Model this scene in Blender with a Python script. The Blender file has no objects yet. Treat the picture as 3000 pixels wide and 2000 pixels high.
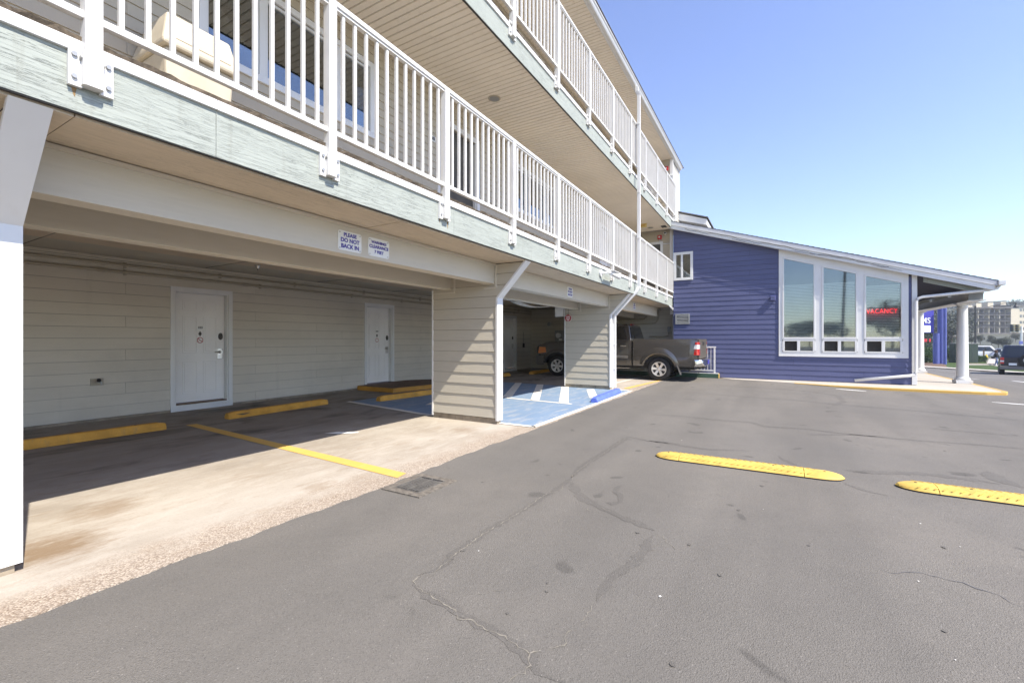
import bpy, bmesh, math, random
from mathutils import Vector, Matrix
random.seed(7)
R = math.radians
sc = bpy.context.scene
col = sc.collection

# ---------------------------------------------------------------- camera
cam_d = bpy.data.cameras.new("camera")
cam = bpy.data.objects.new("camera", cam_d); col.objects.link(cam)
YAW = math.atan(765 / 1310.0)
CAM = Vector((0, 0, 1.33))
cam.location = CAM
cam.rotation_euler = (R(90), 0, YAW - R(90))
cam_d.sensor_width = 36; cam_d.lens = 36 * 1310 / 3000.0
cam_d.shift_y = -0.002
cam_d.clip_start = 0.05; cam_d.clip_end = 3000
sc.camera = cam

# ---------------------------------------------------------------- sky and sun
SX, SY, SZ = -0.24, -1.0, 1.235            # direction towards the sun
SUN_EL = math.atan2(SZ, math.hypot(SX, SY)); SUN_AZ = math.atan2(SX, SY)
w = bpy.data.worlds.new("World"); sc.world = w; w.use_nodes = True
wn = w.node_tree; bg = wn.nodes["Background"]
sky = wn.nodes.new("ShaderNodeTexSky"); sky.sky_type = 'NISHITA'; sky.sun_disc = False
sky.sun_elevation = SUN_EL; sky.sun_rotation = SUN_AZ
sky.altitude = 0; sky.air_density = 1.0; sky.dust_density = 0.3; sky.ozone_density = 3.0
hs = wn.nodes.new("ShaderNodeHueSaturation")
hs.inputs["Hue"].default_value = 0.515; hs.inputs["Saturation"].default_value = 1.0; hs.inputs["Value"].default_value = 0.88
wn.links.new(sky.outputs[0], hs.inputs["Color"]); wn.links.new(hs.outputs[0], bg.inputs[0])
bg.inputs[1].default_value = 0.15
sl = bpy.data.lights.new("sun", 'SUN'); sl.energy = 3.6; sl.angle = R(0.5); sl.color = (1.0, 0.925, 0.80)
so = bpy.data.objects.new("sun", sl); col.objects.link(so)
so.rotation_euler = Vector((SX, SY, SZ)).to_track_quat('Z', 'Y').to_euler()
so.location = (-8, -20, 30)
sc.view_settings.view_transform = 'Standard'; sc.view_settings.look = 'None'
sc.view_settings.exposure = 1.22; sc.view_settings.gamma = 1.0; sc.view_settings.use_curve_mapping = False

# ---------------------------------------------------------------- materials
MATS = {}
def lin(c):
    return tuple(((v / 255.0) / 12.92 if v / 255.0 <= 0.04045 else ((v / 255.0 + 0.055) / 1.055) ** 2.4) for v in c)
class NT:
    def __init__(s, name):
        s.m = bpy.data.materials.new(name); s.m.use_nodes = True; s.t = s.m.node_tree
        s.b = s.t.nodes["Principled BSDF"]; s.out = s.t.nodes["Material Output"]
        s.pos = s.t.nodes.new("ShaderNodeNewGeometry").outputs["Position"]
    def n(s, typ, **kw):
        nd = s.t.nodes.new(typ)
        for k, v in kw.items(): setattr(nd, k, v)
        return nd
    def l(s, a, b): s.t.links.new(a, b)
    def scaled(s, sx, sy, sz, off=(0, 0, 0)):
        mp = s.n("ShaderNodeMapping"); mp.inputs["Scale"].default_value = (sx, sy, sz); mp.inputs["Location"].default_value = off
        s.l(s.pos, mp.inputs["Vector"]); return mp.outputs[0]
    def noise(s, vec, scale, detail=3, rough=0.55, dist=0.0):
        nd = s.n("ShaderNodeTexNoise"); nd.inputs["Scale"].default_value = scale; nd.inputs["Detail"].default_value = detail
        nd.inputs["Roughness"].default_value = rough; nd.inputs["Distortion"].default_value = dist
        s.l(vec, nd.inputs["Vector"]); return nd.outputs["Fac"]
    def ramp(s, fac, a, b, ca=(0, 0, 0, 1), cb=(1, 1, 1, 1)):
        r = s.n("ShaderNodeValToRGB"); r.color_ramp.elements[0].position = a; r.color_ramp.elements[1].position = b
        r.color_ramp.elements[0].color = ca; r.color_ramp.elements[1].color = cb
        s.l(fac, r.inputs[0]); return r.outputs[0]
    def mix(s, fac, a, b, mode='MIX'):
        mx = s.n("ShaderNodeMix", data_type='RGBA', blend_type=mode)
        for sock, v in ((mx.inputs[0], fac), (mx.inputs[6], a), (mx.inputs[7], b)):
            if hasattr(v, "links") or hasattr(v, "is_output"): s.l(v, sock)
            elif isinstance(v, (int, float)): sock.default_value = v
            else: sock.default_value = (*v[:3], 1)
        return mx.outputs[2]
    def math(s, op, a, b=None):
        m = s.n("ShaderNodeMath", operation=op)
        for i, v in enumerate((a, b)):
            if v is None: continue
            if isinstance(v, (int, float)): m.inputs[i].default_value = v
            else: s.l(v, m.inputs[i])
        return m.outputs[0]
    def bump(s, h, strength, dist=0.01):
        b = s.n("ShaderNodeBump"); b.inputs["Strength"].default_value = strength; b.inputs["Distance"].default_value = dist
        s.l(h, b.inputs["Height"]); s.l(b.outputs[0], s.b.inputs["Normal"])
    def color(s, c):
        if hasattr(c, "is_output"): s.l(c, s.b.inputs["Base Color"])
        else: s.b.inputs["Base Color"].default_value = (*c[:3], 1)
    def set(s, rough=None, metal=None, spec=None, coat=None):
        if rough is not None: s.b.inputs["Roughness"].default_value = rough
        if metal is not None: s.b.inputs["Metallic"].default_value = metal
        if spec is not None: s.b.inputs["Specular IOR Level"].default_value = spec
        if coat is not None: s.b.inputs["Coat Weight"].default_value = coat; s.b.inputs["Coat Roughness"].default_value = 0.05

def paint(name, c, rough=0.55, var=0.12, scale=3.0, metal=0.0, bump=0.0, bscale=60, dirt=None, spec=0.4, coat=None, rnd=0.0):
    """plain painted / plastic / metal surface with soft tonal wear"""
    k = NT(name)
    f = k.noise(k.pos, scale, 5, 0.6)
    c1 = tuple(v * (1 - var) for v in c); c2 = tuple(min(1, v * (1 + var * 0.6)) for v in c)
    cc = k.mix(k.ramp(f, 0.3, 0.7), c1, c2)
    if rnd:
        oi = k.n("ShaderNodeObjectInfo")
        cc = k.mix(k.math('MULTIPLY', oi.outputs["Random"], rnd), cc, tuple(v * 0.78 for v in c))
    if dirt:
        g = k.noise(k.scaled(5, 5, 1.2), 2.2, 6, 0.7)
        cc = k.mix(k.math('MULTIPLY', k.ramp(g, 0.56, 0.8), dirt[1]), cc, dirt[0])
    k.color(cc); k.set(rough, metal, spec, coat)
    if bump: k.bump(k.noise(k.pos, bscale, 4, 0.6), bump, 0.004)
    MATS[name] = k.m; return k.m

def grain(name, c, along='X', amp=0.25, crack=0.0, bump=0.35, rough=0.7, rnd=0.25, fine=90, streak=None, soot=0.0):
    """board with grain running along one axis"""
    k = NT(name)
    s = {'X': (2.2, 30, 30), 'Y': (30, 2.2, 30), 'Z': (30, 30, 2.2)}[along]
    v = k.scaled(*s)
    f = k.noise(v, 1.6, 5, 0.65, 0.6)
    f2 = k.noise(k.pos, 1.3, 4, 0.6)
    cc = k.mix(k.math('MULTIPLY', k.ramp(f, 0.35, 0.75), amp), c, tuple(x * 0.62 for x in c))
    cc = k.mix(k.math('MULTIPLY', k.ramp(f2, 0.35, 0.7), 0.18), cc, tuple(min(1, x * 1.18) for x in c))
    oi = k.n("ShaderNodeObjectInfo")
    cc = k.mix(k.math('MULTIPLY', oi.outputs["Random"], rnd), cc, tuple(x * 0.82 for x in c))
    if crack:
        s2 = tuple(x * q for x, q in zip(s, (1.0, 1.9, 1.9) if along == 'X' else (1.9, 1.0, 1.9)))
        g = k.noise(k.scaled(*s2, off=(3, 1, 7)), 0.9, 6, 0.62, 1.4)
        line = k.math('SUBTRACT', 1.0, k.ramp(k.math('ABSOLUTE', k.math('SUBTRACT', g, 0.5)), 0.0, 0.022))
        patch = k.ramp(k.noise(k.pos, 2.3, 3), 0.36, 0.6)
        cc = k.mix(k.math('MULTIPLY', k.math('MULTIPLY', line, patch), crack), cc, tuple(x * 0.33 for x in c))
        f = k.math('SUBTRACT', f, k.math('MULTIPLY', line, 0.5))
    if streak:
        g = k.noise(k.scaled(13, 13, 0.7), 1.0, 4, 0.6)
        cc = k.mix(k.math('MULTIPLY', k.ramp(g, 0.60, 0.74), streak[1]), cc, streak[0])
    if soot:
        g = k.noise(k.scaled(0.55, 0.55, 1.1, (4, 2, 1)), 1.0, 6, 0.65, 0.5)
        cc = k.mix(k.math('MULTIPLY', k.ramp(g, 0.45, 0.75), soot), cc, tuple(x * 0.5 for x in c))
        g2 = k.noise(k.scaled(6, 6, 0.5), 1.0, 4, 0.6)
        cc = k.mix(k.math('MULTIPLY', k.ramp(g2, 0.6, 0.8), soot * 0.7), cc, tuple(x * 0.5 for x in c))
    k.color(cc); k.set(rough, 0, 0.3)
    k.bump(f, bump, 0.004)
    MATS[name] = k.m; return k.m

def emit(name, c, st):
    k = NT(name); k.b.inputs["Emission Color"].default_value = (*c, 1); k.b.inputs["Emission Strength"].default_value = st
    k.color(c); MATS[name] = k.m

def glass(name, tint, refl=0.18, trans=0.8, rough=0.0):
    k = NT(name)
    tr = k.n("ShaderNodeBsdfTransparent"); tr.inputs[0].default_value = (*[v * trans for v in tint], 1)
    gl = k.n("ShaderNodeBsdfGlossy"); gl.inputs["Roughness"].default_value = rough; gl.inputs[0].default_value = (0.95, 0.98, 1, 1)
    lw = k.n("ShaderNodeLayerWeight"); lw.inputs[0].default_value = 0.35
    f = k.math('MINIMUM', k.math('ADD', k.math('MULTIPLY', lw.outputs["Fresnel"], 0.75), refl), 1.0)
    mx = k.n("ShaderNodeMixShader"); k.l(f, mx.inputs[0]); k.l(tr.outputs[0], mx.inputs[1]); k.l(gl.outputs[0], mx.inputs[2])
    k.l(mx.outputs[0], k.out.inputs[0]); MATS[name] = k.m

# --- asphalt
def m_asphalt(name, base, warm):
    k = NT(name)
    big = k.noise(k.pos, 0.35, 4, 0.6, 0.4); mid = k.noise(k.pos, 2.2, 5, 0.65)
    vor = k.n("ShaderNodeTexVoronoi"); vor.inputs["Scale"].default_value = 170; k.l(k.pos, vor.inputs["Vector"])
    fine = k.noise(k.pos, 160, 3, 0.7)
    c = k.mix(k.ramp(big, 0.35, 0.68), base, warm)
    c = k.mix(k.math('MULTIPLY', k.ramp(mid, 0.45, 0.75), 0.40), c, tuple(v * 0.72 for v in base))
    c = k.mix(k.math('MULTIPLY', k.ramp(fine, 0.42, 0.62), 0.3), c, tuple(v * 0.5 for v in base))
    sp = k.ramp(k.noise(k.pos, 75, 2, 0.5), 0.66, 0.72)
    c = k.mix(k.math('MULTIPLY', sp, 0.5), c, (0.42, 0.39, 0.35))
    spot = k.ramp(k.noise(k.scaled(1, 1, 1, (9, 4, 0)), 3.1, 2, 0.4, 0.5), 0.69, 0.735)
    c = k.mix(k.math('MULTIPLY', spot, 0.65), c, tuple(v * 0.38 for v in base))
    sv = k.n("ShaderNodeSeparateColor"); k.l(vor.outputs["Color"], sv.inputs[0])
    c = k.mix(k.math('MULTIPLY', k.ramp(sv.outputs[0], 0.0, 1.0), 0.3), c, tuple(min(1, v * 1.5) for v in base))
    c = k.mix(k.math('MULTIPLY', k.ramp(sv.outputs[1], 0.80, 0.9), 0.3), c, tuple(v * 0.4 for v in base))
    lane = k.ramp(k.noise(k.scaled(0.16, 1.1, 1, (2, 5, 0)), 1.0, 3, 0.5, 0.3), 0.42, 0.62)
    c = k.mix(k.math('MULTIPLY', lane, 0.38), c, tuple(v * 0.70 for v in base))
    k.color(c); k.set(0.85, 0, 0.25)
    h = k.math('ADD', k.math('MULTIPLY', vor.outputs["Distance"], 0.7), fine)
    k.bump(h, 0.65, 0.006)
    MATS[name] = k.m
m_asphalt("asphalt", (0.160, 0.150, 0.136), (0.198, 0.181, 0.158))
m_asphalt("asphalt_sealed", (0.141, 0.132, 0.120), (0.165, 0.152, 0.135))

# --- garage apron concrete: worn finish, exposed pebbles along the drive edge, rust / oil stains
def m_concrete():
    k = NT("apron_concrete")
    big = k.noise(k.pos, 0.8, 5, 0.6, 0.5); mid = k.noise(k.scaled(1.6, 4.0, 1), 1.3, 6, 0.68, 0.5); fine = k.noise(k.pos, 70, 4, 0.7)
    c = k.mix(k.ramp(big, 0.34, 0.66), (0.355, 0.31, 0.255), (0.45, 0.405, 0.345))
    c = k.mix(k.math('MULTIPLY', k.ramp(mid, 0.45, 0.72), 0.6), c, (0.54, 0.495, 0.435))
    c = k.mix(k.math('MULTIPLY', k.ramp(k.noise(k.scaled(2, 5, 1, (3, 8, 0)), 1.1, 6, 0.7), 0.55, 0.72), 0.5), c, (0.29, 0.215, 0.145))
    c = k.mix(k.math('MULTIPLY', k.ramp(fine, 0.5, 0.7), 0.25), c, (0.2, 0.15, 0.11))
    sep = k.n("ShaderNodeSeparateXYZ"); k.l(k.pos, sep.inputs[0])
    # darker tone from the front of the bays inwards, with oil patches in it
    inner_tone = k.ramp(k.math('ADD', sep.outputs[1], k.math('MULTIPLY', k.noise(k.pos, 1.4, 4), 1.6)), 0.0, 1.0)
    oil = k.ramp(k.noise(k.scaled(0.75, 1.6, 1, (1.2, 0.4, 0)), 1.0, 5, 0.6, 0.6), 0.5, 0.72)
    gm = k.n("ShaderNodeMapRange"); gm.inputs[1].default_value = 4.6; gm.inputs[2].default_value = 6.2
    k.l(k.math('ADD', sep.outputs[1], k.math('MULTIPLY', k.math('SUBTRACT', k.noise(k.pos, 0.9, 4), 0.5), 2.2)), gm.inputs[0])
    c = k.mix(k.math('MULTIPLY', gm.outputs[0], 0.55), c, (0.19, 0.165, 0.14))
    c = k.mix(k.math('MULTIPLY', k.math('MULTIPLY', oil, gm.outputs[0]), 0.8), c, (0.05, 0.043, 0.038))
    # rust-brown stains
    for (x, y, r, a) in ((0.98, 3.95, 0.34, 0.75), (1.42, 4.5, 0.30, 0.5), (0.62, 3.2, 0.3, 0.3), (5.3, 3.9, 0.25, 0.35), (2.6, 3.55, 0.2, 0.35)):
        d = k.n("ShaderNodeVectorMath", operation='DISTANCE'); k.l(k.pos, d.inputs[0]); d.inputs[1].default_value = (x, y, 0)
        q = k.math('ADD', d.outputs["Value"], k.math('MULTIPLY', k.math('SUBTRACT', k.noise(k.scaled(3, 9, 1), 1.6, 6, 0.75), 0.5), 0.75))
        mr = k.n("ShaderNodeMapRange"); mr.inputs[1].default_value = r; mr.inputs[2].default_value = r * 0.25; k.l(q, mr.inputs[0])
        c = k.mix(k.math('MULTIPLY', mr.outputs[0], a), c, (0.20, 0.125, 0.06))
    # pebble band
    ed = k.n("ShaderNodeMapRange"); ed.inputs[1].default_value = 3.52; ed.inputs[2].default_value = 3.22
    k.l(k.math('ADD', sep.outputs[1], k.math('MULTIPLY', k.math('SUBTRACT', k.noise(k.pos, 2.5, 5), 0.5), 0.7)), ed.inputs[0])
    vor = k.n("ShaderNodeTexVoronoi"); vor.inputs["Scale"].default_value = 105; k.l(k.pos, vor.inputs["Vector"])
    peb = k.mix(vor.outputs["Color"], (0.30, 0.21, 0.14), (0.62, 0.52, 0.41), 'MIX')
    sv = k.n("ShaderNodeSeparateColor"); k.l(vor.outputs["Color"], sv.inputs[0])
    peb = k.mix(sv.outputs[0], (0.24, 0.17, 0.12), (0.66, 0.56, 0.45))
    peb = k.mix(k.ramp(vor.outputs["Distance"], 0.45, 0.8), peb, (0.16, 0.11, 0.075))
    c = k.mix(k.math('MULTIPLY', ed.outputs[0], 0.62), c, peb)
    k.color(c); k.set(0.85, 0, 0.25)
    h = k.math('ADD', k.math('MULTIPLY', fine, 0.35), k.math('MULTIPLY', k.math('MULTIPLY', vor.outputs["Distance"], ed.outputs[0]), -2.0))
    k.bump(h, 0.5, 0.006)
    MATS["apron_concrete"] = k.m
m_concrete()

# --- worn pavement paint: base colour scrubbed through in patches
def m_wornpaint(name, c, under, amount=0.5, sx=(2, 6, 1)):
    k = NT(name)
    f = k.noise(k.scaled(*sx), 1.5, 6, 0.7, 0.4); g = k.noise(k.pos, 60, 3, 0.7)
    t = k.ramp(k.math('ADD', f, k.math('MULTIPLY', g, 0.25)), 0.62, 0.86)
    cc = k.mix(k.math('MULTIPLY', k.ramp(k.noise(k.pos, 1.7, 4), 0.35, 0.7), 0.4), c, tuple(v * 0.8 for v in c))
    cc = k.mix(k.math('MULTIPLY', t, amount), cc, under)
    k.color(cc); k.set(0.75, 0, 0.3); k.bump(g, 0.3, 0.003); MATS[name] = k.m

# --- lawn, soil
def m_lawn():
    k = NT("lawn"); f = k.noise(k.pos, 0.6, 5, 0.65); g = k.noise(k.pos, 25, 4, 0.7)
    c = k.mix(k.ramp(f, 0.35, 0.7), (0.045, 0.085, 0.022), (0.10, 0.13, 0.045)); c = k.mix(k.math('MULTIPLY', g, 0.5), c, (0.03, 0.05, 0.015))
    k.color(c); k.set(0.9, 0, 0.15); k.bump(g, 0.8, 0.03); MATS["lawn"] = k.m
m_lawn()
def m_leaf(name, a, b):
    k = NT(name); oi = k.n("ShaderNodeObjectInfo"); f = k.noise(k.pos, 1.3, 3, 0.6); g = k.noise(k.pos, 9, 2)
    c = k.mix(k.ramp(f, 0.35, 0.65), a, b); c = k.mix(k.math('MULTIPLY', g, 0.5), c, tuple(v * 0.5 for v in a))
    k.color(c); k.set(0.7, 0, 0.25); k.b.inputs["Subsurface Weight"].default_value = 0.0
    MATS[name] = k.m

WH = (0.72, 0.72, 0.71)
paint("white_trim", WH, 0.45, 0.05, 2.0, dirt=((0.52, 0.47, 0.38), 0.22))
paint("white_rail", (0.68, 0.67, 0.645), 0.4, 0.07, 3.0, dirt=((0.36, 0.32, 0.23), 0.5))
paint("white_door", (0.82, 0.81, 0.79), 0.42, 0.06, 1.5)
grain("siding_tan", (0.62, 0.575, 0.49), 'X', 0.16, 0.0, 0.22, 0.7, 0.2, soot=0.28)
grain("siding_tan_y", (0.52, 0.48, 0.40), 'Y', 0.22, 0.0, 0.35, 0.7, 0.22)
grain("beam_tan", (0.60, 0.56, 0.48), 'X', 0.2, 0.0, 0.3, 0.7, 0.1)
paint("vinyl_tan", (0.50, 0.445, 0.345), 0.5, 0.06, 2.0, rnd=0.12)
paint("vinyl_white", (0.72, 0.69, 0.62), 0.5, 0.06, 2.0, rnd=0.12)
paint("soffit_vinyl", (0.88, 0.80, 0.68), 0.5, 0.07, 0.9, dirt=((0.40, 0.31, 0.2), 0.3), rnd=0.12)
grain("soffit_ply", (0.64, 0.545, 0.42), 'X', 0.6, 0.7, 0.4, 0.75, 0.2)
grain("ceiling_ply", (0.66, 0.54, 0.41), 'X', 0.3, 0.0, 0.3, 0.75, 0.1)
paint("ceiling_grey", (0.52, 0.475, 0.395), 0.7, 0.08, 1.0)
grain("fascia_green", (0.37, 0.40, 0.365), 'X', 0.3, 0.9, 0.6, 0.65, 0.12, streak=((0.22, 0.22, 0.18), 0.4))
paint("deck_edge", (0.115, 0.09, 0.065), 0.9, 0.5, 40, bump=1.0, bscale=120)
paint("deck_top", (0.36, 0.32, 0.27), 0.85, 0.2, 20, bump=0.4)
grain("siding_blue", (0.106, 0.118, 0.228), 'Y', 0.14, 0.0, 0.2, 0.55, 0.5, soot=0.22)
paint("trim_blue", (0.11, 0.115, 0.27), 0.5, 0.1, 2)
paint("shingle", (0.12, 0.115, 0.11), 0.9, 0.35, 14, bump=0.6, rnd=0.4)
paint("galvanised", (0.42, 0.42, 0.41), 0.4, 0.15, 6, metal=0.6)
paint("steel", (0.62, 0.61, 0.58), 0.3, 0.1, 8, metal=1.0)
paint("iron", (0.10, 0.093, 0.085), 0.6, 0.35, 20, metal=0.5, bump=0.4)
paint("dark_metal", (0.05, 0.048, 0.045), 0.5, 0.2, 6, metal=0.3)
paint("black_plastic", (0.02, 0.02, 0.022), 0.45, 0.2, 8)
paint("rubber", (0.022, 0.021, 0.021), 0.75, 0.3, 12, bump=0.2)
paint("pipe_tan", (0.40, 0.355, 0.275), 0.5, 0.1, 4)
paint("grey_box", (0.30, 0.305, 0.30), 0.5, 0.1, 4)
paint("dark_box", (0.07, 0.075, 0.075), 0.5, 0.15, 4)
paint("sign_white", (0.80, 0.81, 0.80), 0.35, 0.04, 6, dirt=((0.5, 0.47, 0.4), 0.2))
paint("sign_ink", (0.045, 0.03, 0.33), 0.5, 0.1, 6)
paint("ink_dark", (0.03, 0.03, 0.03), 0.5, 0.1, 6)
paint("red_sign", (0.42, 0.03, 0.035), 0.45, 0.15, 8)
paint("red_plastic", (0.55, 0.03, 0.04), 0.4, 0.1, 8)
paint("cream_plastic", (0.60, 0.535, 0.42), 0.5, 0.12, 3.0, dirt=((0.42, 0.33, 0.22), 0.35))
paint("blind", (0.68, 0.67, 0.62), 0.6, 0.08, 3)
paint("curtain", (0.10, 0.095, 0.085), 0.9, 0.3, 2)
paint("blind_green", (0.40, 0.44, 0.36), 0.7, 0.05, 2)
paint("room_dark", (0.035, 0.033, 0.03), 0.9, 0.2, 1)
paint("old_concrete", (0.33, 0.275, 0.205), 0.9, 0.4, 5, bump=0.6, dirt=((0.07, 0.055, 0.04), 0.85))
paint("walk_concrete", (0.46, 0.42, 0.365), 0.85, 0.12, 1.2, bump=0.25, dirt=((0.28, 0.24, 0.19), 0.3))
paint("stop_yellow", (0.64, 0.325, 0.05), 0.65, 0.25, 4, bump=0.5, bscale=40, dirt=((0.30, 0.22, 0.12), 0.75))
paint("stop_blue", (0.11, 0.17, 0.60), 0.6, 0.2, 5, bump=0.4, dirt=((0.3, 0.33, 0.45), 0.5))
paint("ramp_yellow", (0.58, 0.28, 0.045), 0.6, 0.2, 3, dirt=((0.3, 0.2, 0.1), 0.5))
paint("rubber_yellow", (0.62, 0.425, 0.095), 0.65, 0.22, 9, bump=0.4, dirt=((0.25, 0.18, 0.07), 0.85))
paint("green_kerb", (0.055, 0.11, 0.075), 0.7, 0.25, 4)
paint("wood_block", (0.16, 0.10, 0.06), 0.85, 0.35, 8, bump=0.4)
paint("paper", (0.75, 0.74, 0.70), 0.8, 0.05, 6)
m_wornpaint("line_yellow", (0.72, 0.455, 0.115), (0.62, 0.46, 0.2), 0.55)
m_wornpaint("line_white", (0.76, 0.73, 0.66), (0.55, 0.47, 0.38), 0.6)
m_wornpaint("pave_blue", (0.20, 0.285, 0.405), (0.42, 0.42, 0.42), 0.85, (1.2, 5, 1))
m_wornpaint("road_white", (0.78, 0.77, 0.73), (0.5, 0.48, 0.45), 0.4)
m_wornpaint("kerb_yellow", (0.58, 0.37, 0.10), (0.33, 0.25, 0.15), 0.95, (1.5, 1.5, 9))
glass("window_glass", (0.72, 0.80, 0.82), 0.14, 0.75)
glass("office_glass", (0.88, 0.92, 0.92), 0.09, 0.97, 0.03)
glass("truck_glass", (0.25, 0.25, 0.26), 0.05, 0.5)
paint("truck_paint", (0.096, 0.089, 0.082), 0.22, 0.05, 2, metal=0.5, coat=1.0)
paint("suv_paint", (0.012, 0.014, 0.028), 0.25, 0.05, 2, metal=0.3, coat=0.8)
paint("car_white", (0.75, 0.75, 0.75), 0.3, 0.03, 2, coat=0.6)
paint("car_silver", (0.45, 0.47, 0.50), 0.3, 0.03, 2, metal=0.6)
paint("chrome", (0.72, 0.71, 0.69), 0.12, 0.05, 5, metal=1.0)
paint("alloy", (0.78, 0.76, 0.73), 0.32, 0.06, 5, metal=0.6)
paint("trim_grey", (0.16, 0.15, 0.14), 0.5, 0.1, 4)
paint("lamp_red", (0.50, 0.015, 0.015), 0.15, 0.05, 4, coat=0.8)
paint("lamp_clear", (0.70, 0.68, 0.68), 0.12, 0.05, 4, coat=0.8)
paint("lamp_amber", (0.75, 0.24, 0.05), 0.15, 0.05, 4, coat=0.8)
paint("hydrant_yellow", (0.75, 0.55, 0.03), 0.5, 0.1, 5)
paint("pylon_blue", (0.10, 0.12, 0.36), 0.5, 0.1, 3)
paint("sign_blue", (0.055, 0.05, 0.36), 0.45, 0.05, 2)
paint("jacket", (0.015, 0.015, 0.018), 0.9, 0.2, 20)
paint("jeans", (0.09, 0.14, 0.27), 0.9, 0.2, 20)
paint("skin", (0.45, 0.27, 0.19), 0.6, 0.05, 8)
paint("hair_brown", (0.08, 0.035, 0.015), 0.8, 0.3, 20)
paint("bark", (0.10, 0.075, 0.055), 0.9, 0.3, 8, bump=0.6)
paint("hotel_cream", (0.58, 0.52, 0.39), 0.7, 0.06, 0.3)
paint("hotel_grey", (0.16, 0.15, 0.14), 0.7, 0.1, 0.3)
paint("hotel_stone", (0.14, 0.13, 0.12), 0.9, 0.3, 0.6)
paint("hotel_glass", (0.10, 0.12, 0.12), 0.15, 0.1, 0.5)
paint("hotel_curtain", (0.40, 0.44, 0.36), 0.7, 0.2, 0.4)
paint("house_grey", (0.30, 0.29, 0.28), 0.8, 0.1, 0.5)
paint("green_cabinet", (0.025, 0.04, 0.03), 0.5, 0.1, 2)
paint("soil", (0.16, 0.10, 0.06), 0.95, 0.3, 3, bump=0.6)
m_leaf("leaf_dark", (0.035, 0.062, 0.022), (0.065, 0.095, 0.035))
m_leaf("leaf_hedge", (0.030, 0.075, 0.022), (0.075, 0.135, 0.04))
m_leaf("leaf_far", (0.075, 0.09, 0.07), (0.12, 0.13, 0.095))
m_leaf("hill_green", (0.085, 0.092, 0.065), (0.13, 0.13, 0.095))
emit("neon_red", (1.0, 0.03, 0.04), 1.7)
paint("exit_yellow", (0.72, 0.60, 0.25), 0.5, 0.05, 8)
paint("tinted_glass", (0.012,0.013,0.014), 0.06, 0.05, 2, spec=0.6, coat=0.5)
paint("gap_shade", (0.05, 0.047, 0.042), 0.9, 0.2, 3)  # near-black wall backing: shadow lines under the boards painted in, showing through the gaps
paint("rake_grey", (0.50, 0.51, 0.54), 0.6, 0.1, 2, dirt=((0.3, 0.3, 0.3), 0.3))
paint("room_pale", (0.30, 0.31, 0.31), 0.9, 0.2, 1)
paint("drain_collar", (0.17, 0.15, 0.125), 0.9, 0.5, 25, bump=0.9, bscale=90)
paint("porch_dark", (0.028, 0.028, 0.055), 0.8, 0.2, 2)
paint("grate_steel", (0.17, 0.16, 0.145), 0.5, 0.3, 20, metal=0.2)
paint("porch_cream", (0.74, 0.69, 0.60), 0.6, 0.08, 2)
paint("rust_stain", (0.30, 0.19, 0.085), 0.8, 0.4, 30)
paint("tailgate_paint", (0.10, 0.09, 0.08), 0.65, 0.1, 3, metal=0.2, spec=0.15, dirt=((0.16, 0.14, 0.12), 0.5))

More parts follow.
